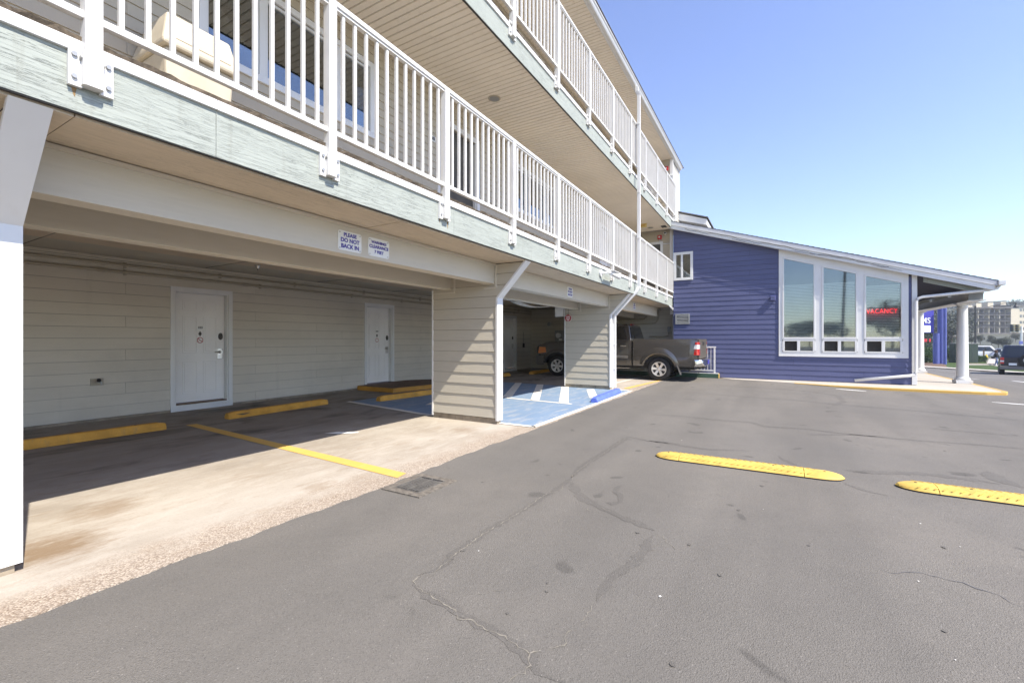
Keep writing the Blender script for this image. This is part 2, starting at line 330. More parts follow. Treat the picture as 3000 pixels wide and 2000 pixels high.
# ---------------------------------------------------------------- mesh helpers
WM = {}
class Fr:
    """wall frame: s along a, d outward along n, z up"""
    def __init__(s, O, a, n): s.O = Vector(O); s.a = Vector(a); s.n = Vector(n)
    def p(s, u, d, z): return s.O + s.a * u + s.n * d + Vector((0, 0, z))
class MB:
    def __init__(s, M=None): s.v = []; s.f = []; s.mi = []; s.cur = 0; s.M = M
    def add(s, vs, fs):
        b = len(s.v)
        for q in vs: s.v.append(tuple(s.M @ Vector(q)) if s.M else tuple(q))
        for f in fs: s.f.append(tuple(b + i for i in f)); s.mi.append(s.cur)
        return s
    def box(s, x0, x1, y0, y1, z0, z1):
        return s.add([(x0,y0,z0),(x1,y0,z0),(x1,y1,z0),(x0,y1,z0),(x0,y0,z1),(x1,y0,z1),(x1,y1,z1),(x0,y1,z1)],
                     [(0,3,2,1),(4,5,6,7),(0,1,5,4),(1,2,6,5),(2,3,7,6),(3,0,4,7)])
    def fbox(s, fr, u0, u1, d0, d1, z0, z1):
        return s.add([fr.p(u,d,z) for z in (z0,z1) for (u,d) in ((u0,d0),(u1,d0),(u1,d1),(u0,d1))],
                     [(0,3,2,1),(4,5,6,7),(0,1,5,4),(1,2,6,5),(2,3,7,6),(3,0,4,7)])
    def fpoly(s, fr, pts, d0, d1):
        n = len(pts)
        return s.add([fr.p(u,d0,z) for u,z in pts] + [fr.p(u,d1,z) for u,z in pts],
                     [tuple(range(n))[::-1], tuple(range(n,2*n))] + [(i,(i+1)%n,n+(i+1)%n,n+i) for i in range(n)])
    def prism(s, pts, z0, z1):
        n = len(pts)
        return s.add([(x,y,z0) for x,y in pts] + [(x,y,z1) for x,y in pts],
                     [tuple(range(n))[::-1], tuple(range(n,2*n))] + [(i,(i+1)%n,n+(i+1)%n,n+i) for i in range(n)])
    def cyl(s, p0, p1, r, n=10, r1=None, caps=True):
        p0 = Vector(p0); p1 = Vector(p1); r1 = r if r1 is None else r1
        d = (p1-p0).normalized(); t = Vector((0,0,1)) if abs(d.z) < .9 else Vector((1,0,0))
        e = d.cross(t).normalized(); g = d.cross(e)
        vs = []
        for (c, rr) in ((p0,r),(p1,r1)):
            for i in range(n):
                a = 2*math.pi*i/n; vs.append(c + (e*math.cos(a) + g*math.sin(a))*rr)
        fs = [(i,(i+1)%n,n+(i+1)%n,n+i) for i in range(n)]
        if caps: fs += [tuple(range(n))[::-1], tuple(range(n,2*n))]
        return s.add(vs, fs)
    def tube(s, pts, r, n=8):
        pts = [Vector(q) for q in pts]
        rings = []
        for i, q in enumerate(pts):
            d = (pts[min(i+1,len(pts)-1)] - pts[max(i-1,0)]).normalized()
            t = Vector((0,0,1)) if abs(d.z) < .9 else Vector((1,0,0))
            e = d.cross(t).normalized(); g = d.cross(e)
            rings.append([q + (e*math.cos(2*math.pi*k/n) + g*math.sin(2*math.pi*k/n))*r for k in range(n)])
        vs = [x for rg in rings for x in rg]; fs = []
        for i in range(len(pts)-1):
            for k in range(n): fs.append((i*n+k, i*n+(k+1)%n, (i+1)*n+(k+1)%n, (i+1)*n+k))
        fs += [tuple(range(n))[::-1], tuple(range((len(pts)-1)*n, len(pts)*n))]
        return s.add(vs, fs)
    def bar(s, pts, w, h, up=(0,0,1)):
        """rectangular section swept along pts"""
        pts = [Vector(q) for q in pts]; up = Vector(up); vs = []; fs = []
        for i, q in enumerate(pts):
            d = (pts[min(i+1,len(pts)-1)] - pts[max(i-1,0)]).normalized()
            e = d.cross(up).normalized(); g = e.cross(d)
            for (a, b) in ((-1,-1),(1,-1),(1,1),(-1,1)): vs.append(q + e*a*w/2 + g*b*h/2)
        for i in range(len(pts)-1):
            for k in range(4): fs.append((i*4+k, i*4+(k+1)%4, (i+1)*4+(k+1)%4, (i+1)*4+k))
        fs += [(3,2,1,0), tuple(range((len(pts)-1)*4, len(pts)*4))]
        return s.add(vs, fs)
    def lathe(s, c, prof, axis='Z', n=24, caps=True):
        """prof = [(r, h)]"""
        c = Vector(c); ax = {'X': (Vector((1,0,0)),Vector((0,1,0)),Vector((0,0,1))), 'Y': (Vector((0,1,0)),Vector((0,0,1)),Vector((1,0,0))), 'Z': (Vector((0,0,1)),Vector((1,0,0)),Vector((0,1,0)))}[axis]
        vs = []; fs = []; m = len(prof)
        for (r, h) in prof:
            for k in range(n):
                a = 2*math.pi*k/n; vs.append(c + ax[0]*h + (ax[1]*math.cos(a) + ax[2]*math.sin(a))*r)
        for i in range(m-1):
            for k in range(n): fs.append((i*n+k, i*n+(k+1)%n, (i+1)*n+(k+1)%n, (i+1)*n+k))
        if caps: fs += [tuple(range(n))[::-1], tuple(range((m-1)*n, m*n))]
        return s.add(vs, fs)
    def mesh(s, name, mats, smooth=False, recalc=True):
        me = bpy.data.meshes.new(name); me.from_pydata(s.v, [], s.f)
        mats = mats if isinstance(mats, (list, tuple)) else [mats]
        for m in mats: me.materials.append(MATS[m])
        if len(mats) > 1: me.polygons.foreach_set("material_index", s.mi)
        if recalc:
            b = bmesh.new(); b.from_mesh(me); bmesh.ops.recalc_face_normals(b, faces=b.faces); b.to_mesh(me); b.free()
        if smooth: me.shade_smooth()
        me.update(); return me
    def build(s, name, mats, parent=None, smooth=False, bevel=0.0, segs=2, **tags):
        o = obj(name, s.mesh(name, mats, smooth), parent, **tags)
        if bevel:
            m = o.modifiers.new("bevel", 'BEVEL'); m.width = bevel; m.segments = segs; m.limit_method = 'ANGLE'; m.angle_limit = R(35)
        return o
def obj(name, data, parent=None, loc=None, rot=None, scale=None, label=None, cat=None, group=None, kind=None):
    o = bpy.data.objects.new(name, data); col.objects.link(o)
    if loc is not None: o.location = loc
    if rot is not None: o.rotation_euler = rot
    if scale is not None: o.scale = scale
    reg(o, parent)
    for k, v in (('label', label), ('category', cat), ('group', group), ('kind', kind)):
        if v: o[k] = v
    return o
def reg(o, parent=None):
    M = Matrix.LocRotScale(o.location, o.rotation_euler, o.scale)
    if parent:
        o.parent = parent; o.matrix_parent_inverse = WM[parent].inverted()
    WM[o] = M
def thing(name, label, cat, loc=(0,0,0), group=None):
    return obj(name, None, None, loc=loc, label=label, cat=cat, group=group)
def text(body, size, loc, rot, m, parent, name='lettering', depth=0.003, bold=0.0, sx=1.0, align='CENTER', space=1.0):
    cu = bpy.data.curves.new(name, 'FONT'); cu.body = body; cu.size = size; cu.extrude = depth; cu.offset = bold
    cu.align_x = align; cu.align_y = 'CENTER'; cu.space_character = space; cu.resolution_u = 3
    t = bpy.data.objects.new(name, cu); col.objects.link(t)
    bpy.context.view_layer.update()
    me = bpy.data.meshes.new_from_object(t.evaluated_get(bpy.context.evaluated_depsgraph_get()))
    bpy.data.objects.remove(t); bpy.data.curves.remove(cu)
    me.materials.clear(); me.materials.append(MATS[m])
    return obj(name, me, parent, loc=loc, rot=rot, scale=(sx, 1, 1))
FRONT = (R(90), 0, 0)            # lettering facing -Y
WEST = (R(90), 0, R(-90))        # lettering facing -X

def jit(a): return (random.random()*2-1)*a
def plank(fr, name, m, parent, ub0, ub1, ut0, ut1, z0, z1, pb=0.016, pt=0.001, wav=0.0015):
    n = max(1, min(9, int(abs(ub1-ub0)/0.28)))
    vs = []; fs = []
    for i in range(n+1):
        t = i/n; ub = ub0+(ub1-ub0)*t; ut = ut0+(ut1-ut0)*t
        b = pb + jit(wav); q = pt + jit(wav*0.4)
        vs += [fr.p(ut,q,z1), fr.p(ub,b,z0), fr.p(ub,0.0,z0), fr.p(ut,0.0,z1)]
    for i in range(n):
        a = i*4; c = a+4
        fs += [(a,a+1,c+1,c), (a+1,a+2,c+2,c+1)]
    fs += [(0,3,2,1), (n*4,n*4+1,n*4+2,n*4+3)]
    mb = MB(); mb.add(vs, fs)
    return mb.build(name, m, parent)
def siding(fr, m, parent, u0, u1, z0, z1, exp, holes=(), maxlen=3.66, pb=0.016, phase=0.0, gap=0.0015, left=None, right=None, wav=0.0015, stag=(0, 0.37, 0.71), name='plank', gapz=0.004):
    """rows of lapped boards between u0..u1, cut round the holes (u0,u1,z0,z1); left/right(z) may shape the ends"""
    k = 0; z = z0
    while z < z1 - 0.02:
        zt = min(z+exp, z1); segs = [(u0, u1)]
        for (h0, h1, hz0, hz1) in holes:
            if min(zt, hz1) - max(z, hz0) > 0.5*exp:
                nx = []
                for (a, b) in segs:
                    if h1 <= a or h0 >= b: nx.append((a, b)); continue
                    if h0 > a: nx.append((a, h0))
                    if h1 < b: nx.append((h1, b))
                segs = nx
        for (a, b) in segs:
            cuts = [a]; j = u0 + phase + stag[k % len(stag)]*maxlen
            while j < b:
                if j > a+0.25 and j < b-0.25: cuts.append(j)
                j += maxlen
            cuts.append(b)
            for c, d in zip(cuts, cuts[1:]):
                g0 = gap if c > a else 0; g1 = gap if d < b else 0
                cb, db, ct, dt = c+g0, d-g1, c+g0, d-g1
                if left and c == u0: cb, ct = left(z), left(zt)
                if right and d == u1: db, dt = right(z), right(zt)
                plank(fr, name, m, parent, cb, db, ct, dt, z+gapz, zt, pb, 0.001, wav)
        z = zt; k += 1
def holed(mb, fr, u0, u1, z0, z1, d0, d1, holes):
    us = sorted(set([u0, u1] + [q for h in holes for q in h[:2] if u0 < q < u1]))
    for a, b in zip(us, us[1:]):
        c = (a+b)/2; hs_ = sorted([(h[2], h[3]) for h in holes if h[0] < c < h[1]]); z = z0
        for (q0, q1) in hs_:
            if q0 > z: mb.fbox(fr, a, b, d0, d1, z, q0)
            z = max(z, q1)
        if z < z1: mb.fbox(fr, a, b, d0, d1, z, z1)
    return mb

# ---------------------------------------------------------------- ground
def ss(t): t = max(0, min(1, t)); return t*t*(3-2*t)
def zg(x, y):
    if x > 66: b = -1.47
    elif x > 36: b = -0.72-0.025*(x-36)
    elif x > 20: b = -0.045*(x-20)
    else: b = 0.0
    return b - 0.055*ss((-y-0.2)/2.6)*ss((x-11.0)/4.0)*(1-ss((x-24)/6.0))
def sheet(xs, ys, dz=0.0, keep=None):
    mb = MB(); n = len(ys)
    vs = [(x, y, zg(x, y)+dz) for x in xs for y in ys]
    fs = [(i*n+j, (i+1)*n+j, (i+1)*n+j+1, i*n+j+1) for i in range(len(xs)-1) for j in range(n-1)]
    mb.add(vs, fs); return mb
def frange(a, b, st): 
    n = max(1, int(round((b-a)/st))); return [a+(b-a)*i/n for i in range(n+1)]
YE = 3.06      # edge between drive and apron
lot = sheet([-60,-20,-6] + frange(0, 30, 0.75) + frange(34, 66, 4) + [90,150,260,420,900], [-900,-300,-120,-60,-30] + frange(-14, 3.0, 0.7) + [YE+0.35], 0).build("parking_lot", "asphalt", kind='structure')
# land behind the motel, a touch lower than the lot
MB().add([(-60,3.3,-0.06),(900,3.3,-1.6),(900,900,-1.6),(-60,900,-0.06)], [(0,1,2,3)]).build("ground", "soil", kind='structure')
ap = MB()
exs = frange(-6, 17.0, 0.11)
edge = [(x, YE + jit(0.02) + 0.012*math.sin(x*1.7)) for x in exs]
n = len(edge)
ap.add([(x, y, 0.006) for x, y in edge] + [(x, 3.45, 0.006) for x in exs] + [(x, 9.6, 0.006) for x in exs] + [(x, y, -0.05) for x, y in edge],
       [(i, i+1, n+i+1, n+i) for i in range(n-1)] + [(n+i, n+i+1, 2*n+i+1, 2*n+i) for i in range(n-1)] + [(i+1, i, 3*n+i, 3*n+i+1) for i in range(n-1)])
ap.add([(17.0,3.2,0.006),(18.2,3.2,0.006),(18.2,9.6,0.006),(17.0,9.6,0.006)], [(0,1,2,3)])
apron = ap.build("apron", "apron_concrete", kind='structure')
# saw cuts in the slab
for (x0, y0, x1, y1, wd) in ((0.52,3.05,0.2,9.4,0.012),(-5,8.55,17,8.55,0.008)):
    MB().bar([(x0,y0,0.0075),(x1,y1,0.0075)], wd, 0.001).build("joint", "ink_dark" if wd < 0.01 else "old_concrete", apron)

def ribbon(name, pts, wid, m, parent, dz, rag=0.35, step=0.06, jag=0.02):
    P = [Vector((x, y, 0)) for x, y in pts]; path = []
    for a, b in zip(P, P[1:]):
        k = max(1, int((b-a).length/step))
        for i in range(k): path.append(a.lerp(b, i/k))
    path.append(P[-1]); vs = []; fs = []
    L = len(path)
    for i, q in enumerate(path):
        d = (path[min(i+1, L-1)] - path[max(i-1, 0)]).normalized(); e = Vector((-d.y, d.x, 0))
        q = q + e*jit(jag); t = min(1, i/4, (L-1-i)/4) if L > 8 else 1
        ww = wid*(1+jit(rag))*max(t, 0.15)/2
        for s in (-1, 1): 
            r = q + e*s*ww; vs.append((r.x, r.y, zg(r.x, r.y)+dz))
    fs = [(2*i, 2*i+1, 2*i+3, 2*i+2) for i in range(L-1)]
    MB().add(vs, fs).build(name, m, parent)
G = lambda px, py: gpt(px, py)
F_ = Vector((math.cos(YAW), math.sin(YAW), 0)); R_ = Vector((math.sin(YAW), -math.cos(YAW), 0))
def gpt(px, py):
    """where the photograph's pixel meets the ground"""
    d = F_ + R_*((px-1500)/1310.0) + Vector((0, 0, (994-py)/1310.0)); lo = 0.5; hi = 0.5
    below = lambda t: (CAM + d*t).z < zg((CAM + d*t).x, (CAM + d*t).y)
    while not below(hi) and hi < 400: lo = hi; hi += 0.25
    for _ in range(24):
        m = (lo+hi)/2
        if below(m): hi = m
        else: lo = m
    q = CAM + d*hi; return (q.x, q.y)
cz = lambda x, y: gpt(1180+x/2.0907, 1250+y/2.0907)
cw = lambda x, y: gpt(1900+x/2.138, 1080+y/2.138)
def cr(fn, pts): return [fn(x, y) for x, y in pts]
seal = [(cz, [(1380,60),(1270,135),(1160,200),(1080,260),(1035,310)], .07), (cz, [(1035,330),(1060,390),(1110,440),(1230,500),(1360,560),(1545,635)], .085),
        (cz, [(1530,660),(1480,760),(1400,850),(1290,920),(1210,1010),(1180,1070)], .065), (cz, [(1050,300),(960,370),(830,450),(700,530),(560,610),(440,690),(330,760),(230,860),(100,910)], .05),
        (cz, [(70,960),(150,1030),(330,1130),(480,1215),(600,1270),(700,1340),(775,1420),(830,1500),(1000,1568)], .06), (cz, [(1390,62),(1500,85),(1700,105)], .06),
        (cw, [(0,285),(200,295),(400,318),(650,335),(720,360),(1000,378),(1300,415),(1700,450),(2000,470),(2352,500)], .09), (cw, [(220,145),(600,175),(900,195),(1200,225),(1700,265),(2352,325)], .085),
        (cw, [(0,450),(200,480),(380,505),(520,508),(640,515)], .07), (cw, [(810,545),(870,580),(930,605)], .06), (cw, [(1230,720),(1350,760),(1500,795)], .06), (cw, [(2120,640),(2180,690),(2352,745)], .14),
        (cw, [(400,100),(1000,140),(1190,170),(1220,205),(1160,232)], .10), (cw, [(1280,645),(1700,655),(2000,690),(2200,720)], .12), (cw, [(980,412),(1300,412),(1500,430)], .05), (cw, [(1770,375),(2352,425)], .05)]
for fn, pts, wd in seal: ribbon("sealed_crack", cr(fn, pts), wd*.95, "asphalt_sealed", lot, 0.0015, 0.4, 0.035, 0.010)
paint("crack_dust", (0.235, 0.215, 0.18), 0.9, 0.3, 30)
for pts, wd in (([(1370,65),(1250,150),(1150,215),(1080,265),(1040,300),(1030,345)], .010), ([(985,350),(975,385),(880,410),(790,470),(700,535),(640,570),(520,640),(420,710),(330,775),(240,855),(215,880),(160,930)], .013),
                ([(130,890),(70,945),(90,990),(160,1030),(240,1075),(325,1120),(345,1175),(450,1195),(520,1255),(600,1270),(700,1330),(772,1395),(775,1460),(740,1510),(640,1568)], .014), ([(772,1395),(840,1370)], .012),
                ([(890,1380),(1000,1325),(1005,1275),(1050,1220)], .014), ([(1085,1195),(1125,1155),(1165,1100)], .012), ([(1190,480),(1250,510),(1330,540)], .008), ([(1560,650),(1610,690),(1620,710),(1660,740),(1680,775)], .009), ([(1130,500),(1140,515)], .01), ([(960,545),(955,600)], .01), ([(465,1030),(560,1005),(640,1000)], .006)):
    ribbon("crack", cr(cz, pts), wd*.40, "crack_dust", lot, 0.003, 0.8, 0.02, 0.010)
cq = lambda x, y: gpt(1850+x/2.045, 1250+y/2.045)
ribbon("crack", cr(cq, [(1465,848),(1560,880),(1640,868),(1750,880),(1840,900),(1980,935),(2060,970),(2200,1010),(2352,1095)]), .006, "trim_grey", lot, 0.003, 0.6, 0.03, 0.012)
ribbon("crack", cr(cz, [(1260,470),(1320,455),(1340,430),(1300,400),(1320,360)]), .05, "asphalt_sealed", lot, 0.002, 0.5)
# specks of litter and oil drips on the drive
for i in range(30):
    px = random.uniform(1300, 3000); py = random.uniform(1180, 1950); x, y = gpt(px, py)
    if y > 2.9: continue
    dk = i % 3 != 0; r = random.uniform(.004, .009) if not dk else random.uniform(.008, .022)
    pts = [(x + r*random.uniform(.6, 1.3)*math.cos(a), y + r*random.uniform(.5, 1.0)*math.sin(a)) for a in [k*math.pi/4 for k in range(8)]]
    MB().add([(q[0], q[1], zg(*q)+0.0045) for q in pts], [tuple(range(8))]).build("drip" if dk else "chip", "asphalt_sealed" if dk else "paper", lot)

# painted markings -------------------------------------------------
def flat(name, pts, m, parent, dz):
    MB().add([(x, y, zg(x, y)+dz) for x, y in pts], [tuple(range(len(pts)))]).build(name, m, parent)
flat("bay_line", [(3.42,7.83),(3.56,7.80),(3.29,3.13),(3.135,3.10)], "line_yellow", apron, 0.010)
flat("bay_line", [(11.95,3.5),(12.05,3.5),(14.9,3.2),(14.9,3.1),(11.95,3.35)], "line_yellow", apron, 0.010)
flat("bay_line", [(12.2,4.15),(16.9,3.9),(16.9,4.0),(12.2,4.25)], "line_white", apron, 0.010)
flat("accessible_bay", [(6.06,3.16),(11.4,3.18),(11.75,5.2),(11.85,8.0),(6.45,7.75),(6.06,5.2)], "pave_blue", apron, 0.010)
for pts in ([(5.98,3.07),(11.45,3.10),(11.45,3.19),(5.98,3.17)], [(5.95,3.10),(6.05,3.10),(6.08,5.3),(6.5,7.8),(6.40,7.8),(5.97,5.3)], [(11.40,3.1),(11.50,3.1),(11.86,5.2),(11.76,5.2)],
            [(11.9,6.60),(11.78,6.76),(8.75,5.36),(8.87,5.18)], [(11.80,5.82),(11.68,5.98),(8.58,4.55),(8.70,4.39)], [(11.62,4.94),(11.50,5.11),(8.52,3.85),(8.64,3.68)], [(11.33,4.1),(11.2,4.26),(9.58,3.57),(9.70,3.41)],
            [(8.45,3.55),(8.55,3.55),(8.75,5.5),(8.65,5.5)], [(7.7,5.55),(8.72,5.47),(8.73,5.56),(7.71,5.64)], [(6.9,6.05),(7.0,5.97),(8.6,6.6),(8.55,6.7)], [(6.98,5.95),(7.05,6.03),(8.1,5.75),(8.05,5.67)]):
    flat("stripe", pts, "line_white", apron, 0.014)
def lens(a, b, wd):
    a = Vector(a); b = Vector(b); d = (b-a); e = Vector((-d.y, d.x)).normalized(); out = []
    for i in range(9): t = i/8; out.append(a + d*t + e*wd/2*math.sin(math.pi*(0.12+0.76*t)))
    for i in range(8, -1, -1): t = i/8; out.append(a + d*t - e*wd/2*math.sin(math.pi*(0.12+0.76*t)))
    return [(q.x, q.y) for q in out]
flat("lane_dash", lens(gpt(2449,1139), gpt(2538,1146), .16), "road_white", lot, 0.005)
flat("lane_dash", lens(gpt(2906,1178), gpt(3050,1189), .15), "road_white", lot, 0.005)
flat("lane_dash", lens(gpt(2964,1115), gpt(3060,1126), .14), "road_white", lot, 0.005)
flat("lane_dash", lens(gpt(2778,1106), gpt(2800,1107), .14), "road_white", lot, 0.005); flat("lane_dash", lens(gpt(2838,1109), gpt(2870,1111), .14), "road_white", lot, 0.005)

# ---------------------------------------------------------------- motel
motel = thing("motel_building", "three-storey tan motel with balconies over a carport", "building", (8, 7, 0))
X0, X1E = -4.0, 17.25
YW, YU, YF = 9.46, 4.70, 3.19
fb = Fr((0, YW, 0), (1, 0, 0), (0, -1, 0))
doors_g = [(3.881, 4.958, 0, 2.30), (8.344, 9.427, 0.0, 2.313), (15.49, 16.575, 0, 2.316)]
rw = holed(MB(), fb, X0, 18.0, 0.0, 2.75, -0.16, 0.0, [(a+.06, b-.06, c, d-.06) for a, b, c, d in doors_g]).build("rear_wall", "gap_shade", motel)
siding(fb, "siding_tan", rw, X0, 17.9, 0.045, 2.70, 0.186, doors_g, pb=0.014, phase=-1.55, stag=(0.0, 0.60, 0.40), wav=0.0008)
MB().fbox(fb, X0, 17.9, 0, 0.02, 0.0, 0.043).build("plinth", "old_concrete", motel)

def panel_door(fr, u0, u1, z0, z1, parent, name, number=None, sill=True, inset=0.10, handle=True, hinge_left=True):
    d = MB(); c = 0.075
    d.fbox(fr, u0, u0+c, -0.0, 0.028, z0, z1-c); d.fbox(fr, u1-c, u1, -0.0, 0.028, z0, z1-c); d.fbox(fr, u0, u1, -0.0, 0.0285, z1-c, z1)
    fra = d.build("door", "white_trim", parent, bevel=0.003)
    j = MB(); ji = 0.02
    j.fbox(fr, u0+c-.015, u0+c+ji, -inset-.05, -0.001, z0, z1-c); j.fbox(fr, u1-c-ji, u1-c+.015, -inset-.05, -0.001, z0, z1-c); j.fbox(fr, u0+c+ji, u1-c-ji, -inset-.05, -0.001, z1-c-ji, z1-c+.01)
    j.build("jamb", "white_trim", fra)
    if sill:
        MB().fbox(fr, u0, u1, 0.0, 0.034, z0, z0+.115).build("kick_board", "white_trim", fra, bevel=0.002)
        MB().fbox(fr, u0+c+ji, u1-c-ji, -inset-.03, -0.001, z0, z0+.135).build("threshold", "wood_block", fra)
    a, b = u0+c+ji+.003, u1-c-ji-.003; zb = z0+(.15 if sill else .012); zt = z1-c-ji-.004
    W = b-a; H = zt-zb
    leaf = MB().fbox(fr, a, b, -inset-.04, -inset, zb, zt).build("leaf", "white_door", fra)
    # six moulded panels
    for (pa, pb_) in ((.16, .44), (.56, .84)):
        for (qa, qb) in ((.845, .935), (.45, .79), (.075, .375)):
            p = MB(); x0_, x1_ = a+pa*W, a+pb_*W; y0_, y1_ = zb+qa*H, zb+qb*H; t = .016
            for (e0, e1, f0, f1) in ((x0_, x1_, y0_, y0_+t), (x0_, x1_, y1_-t, y1_), (x0_, x0_+t, y0_+t, y1_-t), (x1_-t, x1_, y0_+t, y1_-t)):
                p.fbox(fr, e0, e1, -inset+.0005, -inset+.008, f0, f1)
            p.fbox(fr, x0_+.035, x1_-.035, -inset+.0005, -inset+.006, y0_+.035, y1_-.035)
            p.build("panel", "white_door", fra, bevel=0.003)
    hx = b-.075 if hinge_left else a+.075
    if handle:
        h = MB(); h.fbox(fr, hx-.055, hx+.055, -inset+.001, -inset+.004, zb+.80, zb+1.0)
        q = fr.p(hx, -inset+.004, zb+.93); h.cyl(q, q+fr.n*.05, .028, 12); h.cyl(q+fr.n*.05, q+fr.n*.052-fr.a*.12*(1 if hinge_left else -1), .010, 8)
        h.build("handle", "steel", fra)
        h = MB(); h.fpoly(fr, [(hx+.038*math.cos(k*math.pi/8), zb+1.24+.07*math.sin(k*math.pi/8)) for k in range(16)], -inset+.001, -inset+.02)
        q = fr.p(hx, -inset+.02, zb+1.215); h.cyl(q, q+fr.n*.012, .026, 12); h.build("lock", "iron", fra)
    if number:
        cx_ = a+.5*W
        MB().fbox(fr, cx_-.07, cx_+.07, -inset+.001, -inset+.006, zb+1.375, zb+1.44).build("number_plate", "sign_white", fra)
        text(number, .058, fr.p(cx_, -inset+.008, zb+1.407), FRONT, "ink_dark", fra, bold=.001)
        m = MB(); m.fpoly(fr, [(cx_, zb+1.34), (cx_-.03, zb+1.29), (cx_, zb+1.235), (cx_+.03, zb+1.29)], -inset+.001, -inset+.004); m.cyl(fr.p(cx_, -inset+.001, zb+1.32), fr.p(cx_, -inset+.006, zb+1.32), .012, 8)
        m.build("fire_emblem", "iron", fra)
        m = MB(); cc_ = fr.p(cx_, -inset+.001, zb+1.165); m.cyl(cc_, cc_+fr.n*.003, .056, 20); s_ = m.build("no_smoking_disc", "red_sign", fra)
        m = MB(); m.cyl(cc_+fr.n*.003, cc_+fr.n*.0045, .043, 20); m.build("disc_face", "sign_white", fra)
        m = MB()
        for (q0, q1, mm) in (((-.032, .032), (.032, -.032), 0), ((-.034, -.004), (.034, -.004), 0)):
            A = fr.p(cx_+q0[0], -inset+.0062, zb+1.165+q0[1]); B = fr.p(cx_+q1[0], -inset+.0062, zb+1.165+q1[1]); m.bar([A, B], .009, .002, up=fr.n)
        m.build("slash", "red_sign", fra)
    return fra
panel_door(fb, *doors_g[0], motel, "d103", "103"); d2 = list(doors_g[1]); d2[2] = 0.125
panel_door(fb, *d2, motel, "d104", None, sill=False)
dd = panel_door(fb, *doors_g[2], motel, "d", None)
# plates on the second door
cx_ = (doors_g[1][0]+doors_g[1][1])/2
MB().fbox(fb, cx_-.07, cx_+.07, -.099, -.094, 1.52, 1.585).build("number_plate", "sign_white", motel)
mm = MB(); mm.fbox(fb, cx_-.045, cx_+.045, -.0935, -.092, 1.54, 1.567); mm.fpoly(fb, [(cx_, 1.49), (cx_-.03, 1.44), (cx_, 1.385), (cx_+.03, 1.44)], -.099, -.096); mm.build("emblem", "iron", motel)
mm = MB(); q = fb.p(cx_, -.099, 1.31); mm.cyl(q, q+fb.n*.003, .056, 20); mm.build("no_smoking_disc", "red_sign", motel)
mm = MB(); mm.cyl(q+fb.n*.003, q+fb.n*.0045, .043, 20); mm.build("disc_face", "sign_white", motel)

# pipes along the rear wall
for (z, r, cl) in ((2.575, .020, (1.3, 2.9, 4.4, 6.0, 8.0, 10.2, 12.5, 14.5, 16.4)), (2.455, .024, (2.9, 5.2, 7.6, 9.4, 11.6, 13.8, 16.0))):
    p = MB(); p.cyl((X0, 9.40, z), (17.85, 9.40, z), r, 10)
    for c in cl: p.cyl((c-.05, 9.40, z), (c+.05, 9.40, z), r*1.3, 10); p.box(c+.3, c+.33, 9.40, 9.458, z-.045, z+.045)
    p.build("pipe", "pipe_tan", motel, smooth=False)
# ceiling
ce = MB().box(X0, 17.9, 4.8, 8.46, 2.70, 2.745).build("ceiling", "ceiling_ply", motel)
MB().box(X0, 17.9, 8.467, 9.46, 2.703, 2.748).build("ceiling_panel", "ceiling_grey", motel)
for x in (2.0, 4.44, 6.88, 9.32, 11.76, 14.2): MB().box(x, x+.006, 4.85, 9.4, 2.697, 2.704).build("ceiling_joint", "ink_dark", motel)
# beams
for (y0, y1, z0, z1, nm) in ((3.763, 3.948, 2.20, 2.60, "beam"), (4.626, 4.80, 2.155, 2.80, "beam")):
    MB().box(X0, 17.3, y0, y1, z0, z1).build(nm, "beam_tan", motel, bevel=0.004)
MB().box(X0, 17.3, 3.735, 3.763, 2.478, 2.506).build("beam_moulding", "beam_tan", motel)
MB().box(X0, 17.3, 3.948, 4.626, 2.62, 2.66).build("ceiling", "ceiling_grey", motel)
# under-balcony plywood, sheet by sheet
x = X0
while x < 17.2:
    e = min(x+2.44, 17.28); MB().box(x+.003, e-.003, 3.205, 3.762, 2.512+jit(.002), 2.53).build("soffit_sheet", "soffit_ply", motel); x = e
# fin walls
def fin(xa, yb, full=True):
    th = 0.115; y_f = 3.735
    fr = Fr((xa, 0, 0), (0, 1, 0), (-1, 0, 0))
    front = lambda z: y_f if z < 1.974 else max(3.22, y_f-(z-1.974)*0.955)
    core = MB(); frc = Fr((xa, 0, 0), (0, 1, 0), (1, 0, 0))
    core.fpoly(frc, [(y_f,.09),(yb,.09),(yb,2.6),(3.24,2.51),(y_f,1.974)], 0.0, th)
    f = core.build("fin_wall", ["siding_tan_y", "gap_shade"], motel)
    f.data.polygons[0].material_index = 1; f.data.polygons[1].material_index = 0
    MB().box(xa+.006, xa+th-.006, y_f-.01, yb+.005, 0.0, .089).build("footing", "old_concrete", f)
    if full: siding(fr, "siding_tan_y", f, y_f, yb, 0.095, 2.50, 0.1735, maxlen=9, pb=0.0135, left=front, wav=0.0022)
    t = MB()
    t.box(xa-.022, xa+th+.022, 3.70, y_f, .06, 1.974)
    f0 = Fr((xa-.022, 0, 0), (0, 1, 0), (1, 0, 0))
    t.fpoly(f0, [(3.70,1.974),(y_f,1.974),(3.235,2.512),(3.195,2.512)], 0.0, th+.044)
    t.build("corner_trim", "white_trim", f)
    MB().box(xa-.02, xa+th+.02, yb, yb+.022, .05, 2.16).build("corner_trim", "white_trim", f)
    # blocking where the beams land
    for q in ((3.72, 3.755, 2.13, 2.5), (3.755, 3.96, 2.125, 2.145), (4.53, 4.56, 2.09, 2.6), (4.56, 5.0, 2.09, 2.11)): MB().box(xa-.018, xa-.002, *q).build("blocking", "beam_tan", f)
    return f
fin(0.66, 5.0); fin(5.91, 5.0); fin(11.51, 5.0)
